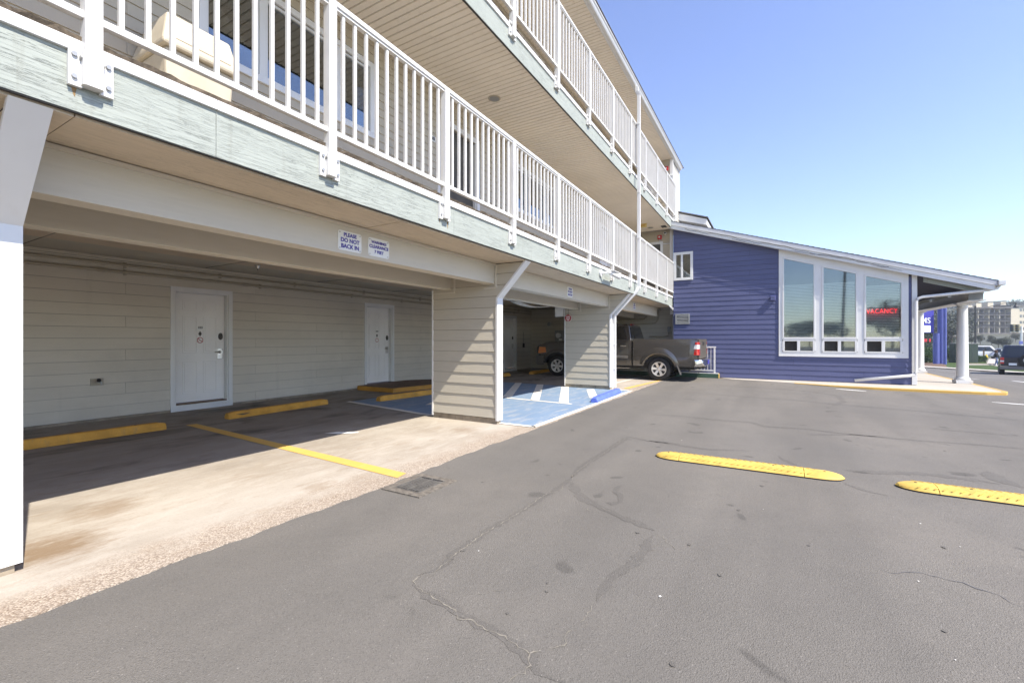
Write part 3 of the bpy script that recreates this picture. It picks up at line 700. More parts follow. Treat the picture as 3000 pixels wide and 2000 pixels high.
# end wall of the carport
fe = Fr((17.9, 0, 0), (0, 1, 0), (-1, 0, 0))
ew = MB().box(17.9, 18.05, 3.30, 9.6, 0, 2.75).build("end_wall", "gap_shade", motel)
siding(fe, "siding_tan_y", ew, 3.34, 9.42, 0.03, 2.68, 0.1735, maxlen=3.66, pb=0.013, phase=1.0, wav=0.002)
MB().box(17.87, 17.96, 3.24, 3.33, 0, 2.6).build("corner_trim", "white_trim", ew)
MB().box(17.86, 17.905, 9.405, 9.465, 0.03, 2.69).build("corner_trim", "siding_tan_y", ew)

# ---- balconies
for lv, (zb, zs, zt, rail, zc) in enumerate(((2.53, 2.836, 2.90, 4.12, 5.372), (5.365, 5.645, 5.71, 7.035, 8.0))):
    # floor slab + rough deck edge
    sl_ = MB().box(X0, X1E, 3.19, YU+.1, zb+.02, zt+.02).build("balcony_slab", "deck_top", motel)
    m = MB(); xs = frange(X0, X1E, 0.05); k = len(xs)
    vv = [(x, 3.155+jit(.006), zt+.001) for x in xs] + [(x, 3.152+jit(.009), zt+.030+jit(.008)) for x in xs] + [(x, 3.22, zt+.034) for x in xs]
    m.add(vv, [(i, i+1, k+i+1, k+i) for i in range(k-1)] + [(k+i, k+i+1, 2*k+i+1, 2*k+i) for i in range(k-1)])
    m.build("deck_edge", "deck_edge", sl_)
    x = X0; 
    cuts = [X0, 1.56, 4.1, 7.9, 11.42, 14.6, X1E]
    for a, b in zip(cuts, cuts[1:]):
        MB().box(a+.0015, b-.0015, 3.168, 3.19, zb, zs+.01).build("fascia_board", "fascia_green", motel)
        MB().box(a+.0015, b-.0015, 3.148, 3.19, zs, zt).build("drip_board", "white_trim", motel, bevel=0.003)
        MB().box(a, b, 3.172, 3.196, zb-.006, zb-.0005).build("fascia_flashing", "dark_metal", motel)
# vinyl soffits, panel by panel (three vees each)
def soffit(zc, y0, y1, xa, xb, pw=0.305):
    n = int((xb-xa)/pw); prof = []; t = pw/3
    for k in range(3): prof += [(k*t, .016), (k*t+.007, .014), (k*t+.013, 0.0), (k*t+t-.010, 0.0), (k*t+t-.002, .016)]
    prof += [(pw, .016)]
    mb = MB(); q = len(prof)
    mb.add([(u, y0, z) for u, z in prof] + [(u, y1, z) for u, z in prof], [(i, i+1, q+i+1, q+i) for i in range(q-1)])
    me = mb.mesh("soffit_panel", "soffit_vinyl")
    for i in range(n): obj("soffit_panel", me, motel, loc=(xa+i*pw, 0, zc))
    MB().box(xa, xb, y0, y1, zc+.02, zc+.035).build("soffit_backing", "soffit_vinyl", motel)
soffit(5.372, 3.20, YU, X0, X1E); soffit(8.0, 3.22, YU, X0, 17.55)

# ---- upper walls with doors and windows
fu = Fr((0, YU, 0), (1, 0, 0), (0, -1, 0))
def slider(fr, u0, u1, z0, z1, parent, mull, blind=True, name="window"):
    c = .07; f = MB()
    f.fbox(fr, u0, u1, 0, .03, z0, z0+c); f.fbox(fr, u0, u1, 0, .03, z1-c, z1); f.fbox(fr, u0, u0+c, 0, .03, z0+c, z1-c); f.fbox(fr, u1-c, u1, 0, .03, z0+c, z1-c)
    wdw = f.build(name, "white_trim", parent, bevel=.003)
    ms = [u0+c] + [q for q in mull] + [u1-c]
    s = MB()
    for q in mull: s.fbox(fr, q-.035, q+.035, -.05, .012, z0+c, z1-c)
    for a, b in zip(ms, ms[1:]):
        a2 = a+(.035 if a in mull else 0); b2 = b-(.035 if b in mull else 0); t = .03
        s.fbox(fr, a2, b2, -.055, -.01, z0+c, z0+c+t); s.fbox(fr, a2, b2, -.055, -.01, z1-c-t, z1-c); s.fbox(fr, a2, a2+t, -.055, -.01, z0+c+t, z1-c-t); s.fbox(fr, b2-t, b2, -.055, -.01, z0+c+t, z1-c-t)
    s.build("sash", "white_trim", wdw)
    MB().fbox(fr, u0+c, u1-c, -.034, -.030, z0+c, z1-c).build("pane", "window_glass", wdw)
    if blind: MB().fbox(fr, u0+c, u1-c, -.12, -.10, z1-c-.26, z1-c).build("roller_blind", "blind_green", wdw)
    MB().fbox(fr, u0, u1, -.34, -.32, z0, z1).build("curtain", "curtain", wdw)
    return wdw
for lv in (0, 1):
    dz = 0 if lv == 0 else 2.83
    zb, zt = 2.93+dz, (5.38 if lv == 0 else 8.02)
    wins = [(2.153, 4.30, 4.05+dz, 5.06+dz, (2.775, 3.73)), (8.14, 10.12, 4.05+dz, 5.06+dz, (8.68, 9.62)), (-2.6, -.5, 4.05+dz, 5.06+dz, (-2.0, -1.1))]
    drs = [(5.636, 6.83, zb, 4.98+dz), (13.46, 14.55, zb, 4.98+dz)]
    holes = [w_[:4] for w_ in wins] + drs
    uw = holed(MB(), fu, X0, X1E+.1, zb-.2, zt, -.12, 0, [(a+.05, b-.05, c+.0, d-.05) for a, b, c, d in holes]).build("upper_wall", "vinyl_tan", motel)
    siding(fu, "vinyl_tan", uw, X0, X1E, zb, zt, 0.113, holes, maxlen=3.66, pb=0.012, wav=0.0006, phase=.6)
    for (a, b, c, d, ms) in wins: slider(fu, a, b, c, d, motel, ms)
    for i, (a, b, c, d) in enumerate(drs):
        dr = MB(); cw_ = .085
        dr.fbox(fu, a, a+cw_, 0, .028, c, d-cw_); dr.fbox(fu, b-cw_, b, 0, .028, c, d-cw_); dr.fbox(fu, a, b, 0, .0285, d-cw_, d)
        D = dr.build("door", "white_trim", motel, bevel=.003)
        MB().fbox(fu, a+cw_, b-cw_, -.10, -.06, c, d-cw_).build("leaf", "curtain" if i == 0 else "white_door", D)
        jb = MB(); jb.fbox(fu, b-cw_-.02, b-cw_+.01, -.10, -.001, c, d-cw_); jb.fbox(fu, a+cw_-.01, a+cw_+.02, -.10, -.001, c, d-cw_); jb.build("jamb", "white_trim", D)
    if lv == 0:
        npl = MB().fbox(fu, 5.44, 5.585, .013, .018, 4.485, 4.57).build("number_plate", "sign_white", motel)
        text("203", .07, fu.p(5.512, .021, 4.527), FRONT, "ink_dark", motel, bold=.0015)
    # end wall facing along the walkway
    fx = Fr((X1E, 0, 0), (0, 1, 0), (-1, 0, 0)); eo = (3.55, 4.45, zb, 4.98+dz) if lv == 0 else (3.75, 4.5, zb, 5.0+dz)
    e_ = MB().box(X1E, X1E+.12, 3.25, YU, zb-.2, zt).build("walkway_end_wall", "vinyl_tan", motel)
    siding(fx, "vinyl_tan", e_, 3.30, YU, zb, zt, 0.113, [eo], maxlen=9, pb=0.012, wav=0.001)
    o_ = MB(); o_.fbox(fx, eo[0], eo[0]+.09, 0, .03, eo[2], eo[3]-.09); o_.fbox(fx, eo[1]-.09, eo[1], 0, .03, eo[2], eo[3]-.09); o_.fbox(fx, eo[0], eo[1], 0, .031, eo[3]-.09, eo[3])
    O_ = o_.build("door", "white_trim", motel); MB().fbox(fx, eo[0]+.09, eo[1]-.09, .002, .012, eo[2], eo[3]-.09).build("leaf", "curtain" if lv == 0 else "white_door", O_)
    MB().box(X1E-.03, X1E+.05, 3.19, 3.30, zb-.05, zt).build("corner_trim", "white_trim", e_)
# third-floor flank wall beyond the walkway end
ff = Fr((0, 3.24, 0), (1, 0, 0), (0, -1, 0))
fl = MB().box(X1E+.06, 18.75, 3.24, YU+3, 5.55, 8.0).build("flank_wall", "vinyl_white", motel)
siding(ff, "vinyl_white", fl, X1E+.12, 18.70, 5.58, 8.0, 0.113, maxlen=9, pb=0.018, wav=0.0005)
MB().box(18.70, 18.77, 3.215, 3.30, 5.5, 8.0).build("corner_trim", "white_trim", fl)
# roof edge: soffit trim, fascia, gutter
MB().box(X0, 18.72, 3.19, 3.222, 7.985, 8.14).build("eave_fascia", "white_trim", motel)
g = MB(); prof = [(3.19,8.0),(3.125,7.995),(3.105,8.025),(3.095,8.06),(3.075,8.075),(3.075,8.10),(3.085,8.10),(3.10,8.07),(3.125,8.02),(3.18,8.02),(3.18,8.10),(3.19,8.10)]; k = len(prof)
g.add([(X0, y, z) for y, z in prof] + [(18.6, y, z) for y, z in prof], [(i, (i+1) % k, k+(i+1) % k, k+i) for i in range(k)] + [tuple(range(k))[::-1], tuple(range(k, 2*k))])
g.build("gutter", "white_trim", motel)
rf = MB(); rf.add([(X0,3.06,8.115),(18.8,3.06,8.115),(18.8,9.9,9.6),(X0,9.9,9.6),(X0,3.06,8.135),(18.8,3.06,8.135),(18.8,9.9,9.62),(X0,9.9,9.62)], [(0,3,2,1),(4,5,6,7),(0,1,5,4),(1,2,6,5),(2,3,7,6),(3,0,4,7)]); rf.build("roof", "shingle", motel)
# downspout
ds = MB(); dx = 11.86
ds.bar([(dx-.02,3.10,7.99),(dx-.02,3.10,7.86),(dx,3.055,7.76),(dx,3.055,2.66)], .075, .06, up=(1,0,0))
ds.bar([(dx,3.055,2.72),(dx-.03,3.10,2.60),(dx-.14,3.655,1.98),(dx-.14,3.665,1.9),(dx-.14,3.665,.05)], .075, .06, up=(1,0,0))
for z in (7.0, 5.2, 4.0, 1.2, .55): ds.box(dx-(.14 if z < 2 else 0)-.046, dx-(.14 if z < 2 else 0)+.046, (3.63 if z < 2 else 3.02), (3.70 if z < 2 else 3.10), z-.012, z+.012)
ds.build("downspout", "white_trim", motel)
MB().cyl((11.66,3.70,.02),(11.66,3.70,1.75),.018,8).build("conduit", "white_trim", motel)

# ---- railings
def railing(z_bot, zr0, zr1, label, group):
    """z_bot foot of posts, zr0 top of bottom rail, zr1 top of top rail"""
    t = thing("balcony_railing", label, "railing", (8, 3.14, z_bot))
    yc = 3.142; pw = .073
    mp = MB().box(-pw/2, pw/2, -pw/2, pw/2, 0, zr1-.045-z_bot); mpm = mp.mesh("post", "white_rail")
    br = MB()
    for s_ in (-1, 1):
        br.box(s_*pw/2, s_*(pw/2+.055), .0, .0255, -.012, .19); br.box(s_*(pw/2+.0005), s_*(pw/2+.006), -.03, .0, 0, .175)
    brm = br.mesh("bracket", "white_rail")
    bom = MB().cyl((0,0,0),(0,-.012,0),.012,10).mesh("bolt", "galvanised"); bos = MB().cyl((-.014,0,0),(.014,0,0),.011,10).mesh("bolt", "galvanised")
    bl = MB().box(-.0125, .0125, -.0125, .0125, zr0-.03, zr1-.05).mesh("baluster", "white_rail")
    xs = [-3.57+1.49*i for i in range(15)]; xs = [x for x in xs if x < 17.4]
    for x in xs:
        P = obj("post", mpm, t, loc=(x+.03, yc, z_bot))
        b = obj("bracket", brm, P, loc=(x+.03, yc, z_bot))
        for s_ in (-1, 1):
            for z in (.035, .15): obj("bolt", bom, P, loc=(x+.03+s_*(pw/2+.033), yc, z_bot+z))
            obj("bolt", bos, P, loc=(x+.03+s_*pw/2, yc-.012, z_bot+.14))
        if int(x*7) % 3 != 1:
            for s_ in ((-1, 1) if int(x*5) % 2 else (-1,)):
                u = x+.03+s_*(pw/2+.03+jit(.01)); L = random.uniform(.035, .09); q = Fr((0, 3.168, 0), (1, 0, 0), (0, -1, 0)); wv = random.uniform(.006, .014)
                MB().fpoly(q, [(u-wv, z_bot-.014), (u+wv, z_bot-.014), (u+wv*.6, z_bot-.014-L*.4), (u+wv*.3, z_bot-.014-L), (u-wv*.2, z_bot-.014-L*.8), (u-wv*.8, z_bot-.014-L*.3)], .0005, .0012).build("rust_stain", "rust_stain", P)
    for a, b in zip(xs, xs[1:]):
        MB().box(a+.03+pw/2, b+.03-pw/2, yc-.02, yc+.02, zr0-.04, zr0).build("bottom_rail", "white_rail", t, bevel=.003)
        for i in range(1, 12): obj("baluster", bl, t, loc=(a+.03+i*1.49/12, yc, 0))
    MB().box(xs[0]-.3, xs[-1]+.09, yc-.034, yc+.034, zr1-.045, zr1).build("top_rail", "white_rail", t, bevel=.006)
    MB().box(xs[0]-.3, xs[-1]+.09, yc-.022, yc+.022, zr1-.065, zr1-.0455).build("rail_channel", "white_rail", t)
railing(2.665, 3.055, 4.12, "white metal railing with balusters along the lower balcony", None)
railing(5.55, 5.93, 7.035, "white metal railing with balusters along the top balcony", None)

# ---------------------------------------------------------------- fixtures on the motel
def rsign(fr, u0, u1, z0, z1, d, label, lines, colour="sign_ink", rad=.025, name="sign"):
    pts = []
    for (cx, cz_, a0) in ((u1-rad, z1-rad, 0), (u0+rad, z1-rad, 90), (u0+rad, z0+rad, 180), (u1-rad, z0+rad, 270)):
        for k in range(5): a = R(a0+k*22.5); pts.append((cx+rad*math.cos(a), cz_+rad*math.sin(a)))
    t = thing(name, label, "sign", fr.p((u0+u1)/2, d, z0))
    MB().fpoly(fr, pts, d, d+.004).build("plate", "sign_white", t)
    s = MB()
    for u in (u0+.02, u1-.02):
        for z in (z0+.02, z1-.02): q = fr.p(u, d+.004, z); s.cyl(q, q+fr.n*.003, .005, 8)
    s.build("screw", "iron", t)
    for body, size, z in lines: text(body, size, fr.p((u0+u1)/2, d+.0055, z), FRONT, colour, t, depth=.001, bold=size*.03, sx=1.0)
    return t
f1 = Fr((0, 3.763, 0), (1, 0, 0), (0, -1, 0))
rsign(f1, 2.986, 3.28, 2.234, 2.432, .001, "white sign reading PLEASE DO NOT BACK IN beside the clearance sign", [("PLEASE", .052, 2.393), ("DO NOT", .058, 2.337), ("BACK IN", .058, 2.277)])
rsign(f1, 3.373, 3.673, 2.236, 2.434, .001, "white sign warning of 7 feet clearance on the carport beam", [("WARNING!", .042, 2.388), ("CLEARANCE", .049, 2.340), ("7 FEET", .046, 2.285)])
rsign(f1, 8.761, 9.057, 2.238, 2.45, .001, "PLEASE DO NOT BACK IN sign on beam above the blue accessible bay", [("PLEASE", .052, 2.406), ("DO NOT", .058, 2.346), ("BACK IN", .058, 2.282)])
rsign(f1, 13.891, 14.21, 2.275, 2.467, .001, "white parking sign on the beam above the pickup truck", [("PLEASE", .05, 2.43), ("DO NOT", .055, 2.375), ("BACK IN", .055, 2.315)])
# round red sign hung on the middle fin
t = thing("fire_sign", "round red sign hung at the edge of a tan fin wall", "sign", (11.47, 4.90, 1.82))
MB().cyl((11.475,4.90,1.92),(11.470,4.90,1.92),.102,28).build("rim", "sign_white", t)
MB().cyl((11.4695,4.90,1.92),(11.466,4.90,1.92),.095,28).build("disc", "red_sign", t)
m = MB()
for (z, wd) in ((1.965,.12),(1.945,.11),(1.912,.13),(1.892,.12),(1.866,.06),(1.85,.05)): m.box(11.463,11.4655,4.90-wd/2,4.90+wd/2,z-.006,z+.006)
m.build("print", "sign_white", t); MB().tube([(11.468,4.90,2.02),(11.468,4.895,2.1),(11.48,4.89,2.18)],.004,6).build("cord", "black_plastic", t)
t = thing("junction_box", "white box mounted beside the tan fin wall in the carport", "box", (11.55, 5.2, 1.975))
MB().box(11.51,11.63,5.06,5.32,1.975,2.25).build("body", "white_trim", t, bevel=.008); MB().box(11.505,11.51,5.085,5.295,2.0,2.225).build("cover", "white_trim", t, bevel=.003); MB().box(11.55,11.59,5.15,5.23,2.25,2.70).build("stem", "white_trim", t)
t = thing("strip_light", "white strip light fitting under the carport ceiling", "lamp", (11.0, 5.6, 2.2))
MB().box(9.2,11.4,5.5,5.72,2.30,2.38).build("housing", "white_trim", t, bevel=.01); m = MB(); k = 20
m.add([(9.7+1.9*i/k, 5.5+dy, 2.29-.075*math.sin(math.pi*i/k)-q) for i in range(k+1) for (dy, q) in ((0,0),(.2,0),(.2,.02),(0,.02))], [(4*i+j, 4*i+(j+1) % 4, 4*i+4+(j+1) % 4, 4*i+4+j) for i in range(k) for j in range(4)])
m.build("diffuser", "sign_white", t); MB().box(10.2,10.25,5.6,5.63,2.38,2.70).build("hanger", "white_trim", t)
# sprinkler, hose tap, meter
t = thing("sprinkler", "small metal sprinkler head under the carport ceiling", "sprinkler", (4.75, 8.2, 2.62))
MB().lathe((4.75,8.2,2.70),[(.055,0),(.055,-.012),(.045,-.02),(.028,-.06),(.012,-.066)],'Z',14).build("cup", "steel", t); MB().cyl((4.75,8.2,2.635),(4.75,8.2,2.60),.008,8).build("head", "iron", t)
t = thing("hose_tap", "small tap on a square plate on the tan wall", "tap", (2.86, 9.44, .55))
MB().fbox(fb,2.78,2.94,.012,.028,.585,.70).build("plate", "pipe_tan", t)
m = MB(); q = fb.p(2.87,.028,.645); m.cyl(q,q+Vector((0,-.05,0)),.02,10); m.tube([q+Vector((0,-.05,0)),q+Vector((.015,-.08,-.005)),q+Vector((.02,-.085,-.05))],.012,8); m.build("spout", "galvanised", t)
m = MB(); m.cyl(q+Vector((-.01,-.055,.02)),q+Vector((-.01,-.075,.035)),.028,10); m.build("handle", "black_plastic", t)
t = thing("electric_meter", "grey electric meter box on the end wall behind the truck", "meter", (17.85, 8.0, 1.1))
MB().box(17.72,17.885,7.55,8.2,1.0,1.72).build("cabinet", "grey_box", t, bevel=.01); MB().cyl((17.72,8.0,1.5),(17.62,8.0,1.5),.11,16).build("dial", "lamp_clear", t); MB().box(17.712,17.72,7.85,8.0,1.28,1.36).build("tag", "sign_white", t)
t = thing("switch_cord", "black cord and handset hanging on the tan back wall", "cord", (17.2, 9.42, 1.0))
MB().tube([(17.15,9.435,1.66),(17.14,9.43,1.4),(17.16,9.43,1.15)],.006,6).build("cord", "black_plastic", t); MB().fbox(fb,17.1,17.22,.013,.05,.98,1.16).build("handset", "black_plastic", t)
t = thing("wall_lamp", "small round lamp fitting on the carport end wall", "lamp", (17.85, 8.45, 1.95))
MB().cyl((17.885,8.5,2.0),(17.78,8.5,2.0),.09,14).build("globe", "grey_box", t); MB().cyl((17.87,8.42,2.0),(17.87,6.5,1.99),.012,8).build("conduit", "pipe_tan", t)
# conduits on the end wall near the blue building
t = thing("wall_conduit", "tan conduit with boxes on the carport end wall", "conduit", (17.8, 4.5, 1.0))
MB().tube([(17.84,3.75,2.60),(17.84,4.15,2.60),(17.84,4.27,2.52),(17.84,4.28,2.22),(17.84,4.4,2.14),(17.84,6.6,2.12)],.028,8).build("pipe", "pipe_tan", t, smooth=True)
MB().tube([(17.84,3.85,2.45),(17.84,3.85,2.12),(17.84,3.95,1.98),(17.84,4.1,1.95),(17.84,7.0,1.93)],.028,8).build("pipe", "pipe_tan", t, smooth=True)
MB().box(17.78,17.88,3.76,3.95,2.45,2.60).build("box", "pipe_tan", t); MB().box(17.80,17.88,3.40,3.50,1.62,1.82).build("box", "grey_box", t, bevel=.005)
MB().tube([(17.84,3.45,1.62),(17.84,3.5,1.48),(17.84,3.65,1.44),(17.84,4.2,1.44)],.02,8).build("pipe", "pipe_tan", t, smooth=True)
# deck bin on the balcony
t = thing("litter_bin", "cream plastic litter bin with hooded lid on the balcony", "bin", (1.92, 4.32, 2.93))
m = MB(); m.add([(1.70,4.18,2.93),(2.16,4.18,2.93),(2.16,4.62,2.93),(1.70,4.62,2.93),(1.67,4.15,3.66),(2.19,4.15,3.66),(2.19,4.65,3.66),(1.67,4.65,3.66)],[(0,3,2,1),(4,5,6,7),(0,1,5,4),(1,2,6,5),(2,3,7,6),(3,0,4,7)]); m.build("body", "cream_plastic", t, bevel=.02)
m = MB(); m.add([(1.64,4.11,3.66),(2.22,4.11,3.66),(2.22,4.68,3.66),(1.64,4.68,3.66),(1.64,4.11,3.70),(2.22,4.11,3.70),(2.22,4.68,3.70),(1.64,4.68,3.70),(1.69,4.17,3.95),(2.17,4.17,3.95),(2.14,4.6,4.0),(1.72,4.6,4.0)],[(0,3,2,1),(0,1,5,4),(1,2,6,5),(2,3,7,6),(3,0,4,7),(4,5,9,8),(5,6,10,9),(6,7,11,10),(7,4,8,11),(8,9,10,11)]); m.build("lid", "cream_plastic", t, bevel=.02)
m = MB(); m.add([(1.71,4.122,3.73),(2.15,4.122,3.73),(2.115,4.155,3.91),(1.745,4.155,3.91),(1.71,4.112,3.73),(2.15,4.112,3.73),(2.115,4.145,3.91),(1.745,4.145,3.91)],[(0,3,2,1),(4,5,6,7),(0,1,5,4),(1,2,6,5),(2,3,7,6),(3,0,4,7)]); m.build("flap", "cream_plastic", t, bevel=.012)
# soffit fittings
for (x, y, lb) in ((6.33, 4.04, "round recessed light in the balcony soffit"), (16.5, 3.83, "round recessed light in soffit beside the exit sign")):
    t = thing("recessed_light", lb, "lamp", (x, y, 5.36)); MB().lathe((x,y,5.371),[(.105,0),(.105,-.008),(.09,-.014),(.082,-.006)],'Z',24).build("rim", "vinyl_tan", t); MB().cyl((x,y,5.366),(x,y,5.362),.082,24).build("lens", "grey_box", t)
t = thing("soffit_vent", "dark vent plate in the balcony soffit", "vent", (16.55,3.38,5.36)); MB().box(16.42,16.68,3.30,3.46,5.355,5.371).build("plate", "dark_metal", t)
t = thing("exit_sign", "yellowish EXIT sign under the balcony soffit", "sign", (15.8, 3.94, 5.2))
MB().box(15.80,15.83,3.80,4.10,5.24,5.371).build("body", "exit_yellow", t, bevel=.004); text("EXIT", .12, (15.797,3.95,5.30), WEST, "ramp_yellow", t, depth=.001, bold=.002)
# red fire alarms
for (x, y, z, lb) in ((X1E-.013,3.66,5.14,"red fire alarm strobe on the lower balcony end wall"), (X1E-.013,3.43,7.66,"red fire alarm strobe on the top balcony end wall")):
    t = thing("fire_alarm", lb, "alarm", (x, y, z))
    MB().box(x-.06,x,y-.075,y+.075,z-.075,z+.075).build("housing", "red_plastic", t, bevel=.008); MB().box(x-.10,x-.06,y-.03,y+.03,z-.03,z+.03).build("lens", "lamp_clear", t)
    MB().tube([(x-.02,y,z-.075),(x-.02,y,z-.2),(x-.02,y-.04,z-.26),(x-.02,y-.36,z-.27)],.015,8).build("conduit", "white_trim", t, smooth=True)
t = thing("security_camera", "white dome camera high on the balcony end wall", "camera", (X1E-.02,3.48,5.25)); MB().cyl((X1E-.012,3.46,5.27),(X1E-.09,3.46,5.27),.055,14).build("body", "white_trim", t); MB().cyl((X1E-.09,3.46,5.27),(X1E-.11,3.46,5.27),.03,12).build("lens", "black_plastic", t)
t = thing("bullet_camera", "white bullet camera bracketed off the green fascia", "camera", (9.3,3.1,2.7))
MB().cyl((9.12,3.166,2.73),(9.12,3.13,2.73),.075,14).build("base", "white_trim", t); MB().tube([(9.12,3.13,2.73),(9.2,3.02,2.75),(9.3,2.99,2.75)],.025,8).build("arm", "white_trim", t)
MB().cyl((9.3,2.99,2.74),(9.72,2.94,2.70),.045,12).build("body", "white_trim", t); MB().box(9.28,9.76,2.90,3.03,2.785,2.795).build("hood", "white_trim", t)
t = thing("flood_light", "grey flood light at the balcony corner above the blue wall", "lamp", (17.2,3.05,5.3))
MB().cyl((17.2,3.18,5.42),(17.15,3.0,5.38),.02,8).build("arm", "grey_box", t); MB().cyl((17.15,3.0,5.38),(16.98,2.82,5.33),.07,14,.11).build("head", "grey_box", t)
t = thing("cable_bundle", "loose pale cables running down the balcony corner", "cable", (17.3,3.14,2.5))
for k in range(4):
    pts = [(17.28+.02*k, 3.14-.012*k, 5.3), (17.29+.03*jit(1), 3.13, 4.6), (17.27+.03*jit(1), 3.10, 4.0), (17.33+.03*jit(1), 3.12, 3.4), (17.28+.04*jit(1), 3.1, 2.9), (17.22+.03*k, 3.12, 2.52-.03*k), (17.0-.05*k, 3.14, 2.47-.02*k), (16.7-.1*k, 3.17, 2.52)]
    MB().tube(pts,.008,6).build("cable", "white_trim", t, smooth=True)
t = thing("gable_bracket", "white boxed trim end at the base of the balcony corner", "trim", (17.45,3.1,2.3)); MB().box(17.3,17.75,3.16,3.3,2.25,2.5).build("box", "white_trim", t)

# ---------------------------------------------------------------- wheel stops, humps, drain
def wheel_stop(a, b, label, m="stop_yellow", wd=.15, h=.115, dmg=None, group=None):
    a = Vector((*a, 0)); b = Vector((*b, 0)); d = (b-a).normalized(); e = Vector((-d.y, d.x, 0)); L = (b-a).length
    prof = [(-wd/2, 0), (-wd/2, h*.45), (-wd*.30, h), (wd*.30, h), (wd/2, h*.45), (wd/2, 0)]
    st = [0, .02, .10, .5*L, L-.10, L-.02, L]; sc_ = [.9, 1, 1, 1, 1, 1, .9]; vs = []; fs = []; k = len(prof)
    for s_, q in zip(st, sc_):
        tp = 1 if .05 < s_ < L-.05 else .82
        for (u, z) in prof: p = a+d*s_+e*(u*q+jit(.002)); vs.append((p.x, p.y, .0065+z*tp+ (jit(.003) if z else 0)))
    for i in range(len(st)-1):
        for j in range(k): fs.append((i*k+j, i*k+(j+1) % k, (i+1)*k+(j+1) % k, (i+1)*k+j))
    fs += [tuple(range(k))[::-1], tuple(range((len(st)-1)*k, len(st)*k))]
    t = thing("wheel_stop", label, "wheel stop", (a+b)/2, group)
    MB().add(vs, fs).build("block", m, t, bevel=.008)
    if dmg is not None:
        p = a+d*dmg; pts = [(p + d*(.13*random.uniform(.7,1.2)*math.cos(q)) - e*(wd*.40) + Vector((0,0,h*.72+.028*random.uniform(.7,1.2)*math.sin(q))) - e*.004*1) for q in [i*math.pi/6 for i in range(12)]]
        pts = [(v.x + (e.x)*((v.z-h*.72)*1.05)*.55, v.y + e.y*((v.z-h*.72)*1.05)*.55, v.z) for v in pts]
        MB().add(pts, [tuple(range(12))]).build("chipped_patch", "iron", t)
    for s_ in (.35, L-.35):
        p = a+d*s_; MB().cyl((p.x,p.y,h-.004),(p.x,p.y,h+.009),.014,10).build("pin", "iron", t)
    return t
wheel_stop((1.2,7.80),(3.12,7.77), "yellow wheel stop with wood blocks behind it", dmg=None)
wheel_stop((4.02,7.83),(6.00,7.92), "chipped yellow wheel stop in front of door 103", dmg=.22)
wheel_stop((6.80,7.28),(8.72,7.10), "yellow wheel stop on blue paint beside the yellow step")
wheel_stop((11.8,8.3),(14.0,8.3), "yellow wheel stop behind the accessible bay near the far door"); wheel_stop((15.0,7.95),(16.8,7.95), "yellow wheel stop in front of the truck's nose")
wheel_stop((8.95,3.235),(10.95,3.33), "bright blue wheel stop at the edge of the accessible bay", "stop_blue", .16, .115)
for (x, y, a) in ((2.20,8.22,.12),(1.55,8.05,-.1)):
    t = thing("wood_block", ("flat wood block behind a yellow wheel stop" if x > 2 else "flat wood block half hidden by the white pillar"), "block", (x,y,0), "wood blocks behind the wheel stop"); M = Matrix.Translation((x,y,.007)) @ Matrix.Rotation(a,4,'Z')
    MB(M).box(-.17,.17,-.09,.09,0,.035).build("board", "wood_block", t, bevel=.004); MB(M).box(-.15,.15,.03,.05,.0355,.05).build("batten", "wood_block", t)
# yellow step at the second door
t = thing("door_step", "low yellow-edged timber step below the second door", "step", (9.5,8.7,0))
MB().add([(8.07,9.40,.007),(8.07,8.12,.007),(11.3,7.62,.007),(11.3,8.5,.007),(9.9,9.40,.007),(8.07,9.40,.115),(8.07,8.12,.115),(11.3,7.62,.115),(11.3,8.5,.115),(9.9,9.40,.115)],[(4,3,2,1,0),(5,6,7,8,9),(0,1,6,5),(1,2,7,6),(2,3,8,7),(3,4,9,8),(4,0,5,9)]).build("edging", "ramp_yellow", t)
MB().add([(8.10,9.40,.116),(8.10,8.15,.116),(11.27,7.66,.116),(11.27,8.48,.116),(9.88,9.40,.116),(8.10,9.40,.123),(8.10,8.15,.123),(11.27,7.66,.123),(11.27,8.48,.123),(9.88,9.40,.123)],[(4,3,2,1,0),(5,6,7,8,9),(0,1,6,5),(1,2,7,6),(2,3,8,7),(3,4,9,8),(4,0,5,9)]).build("tread", "wood_block", t)
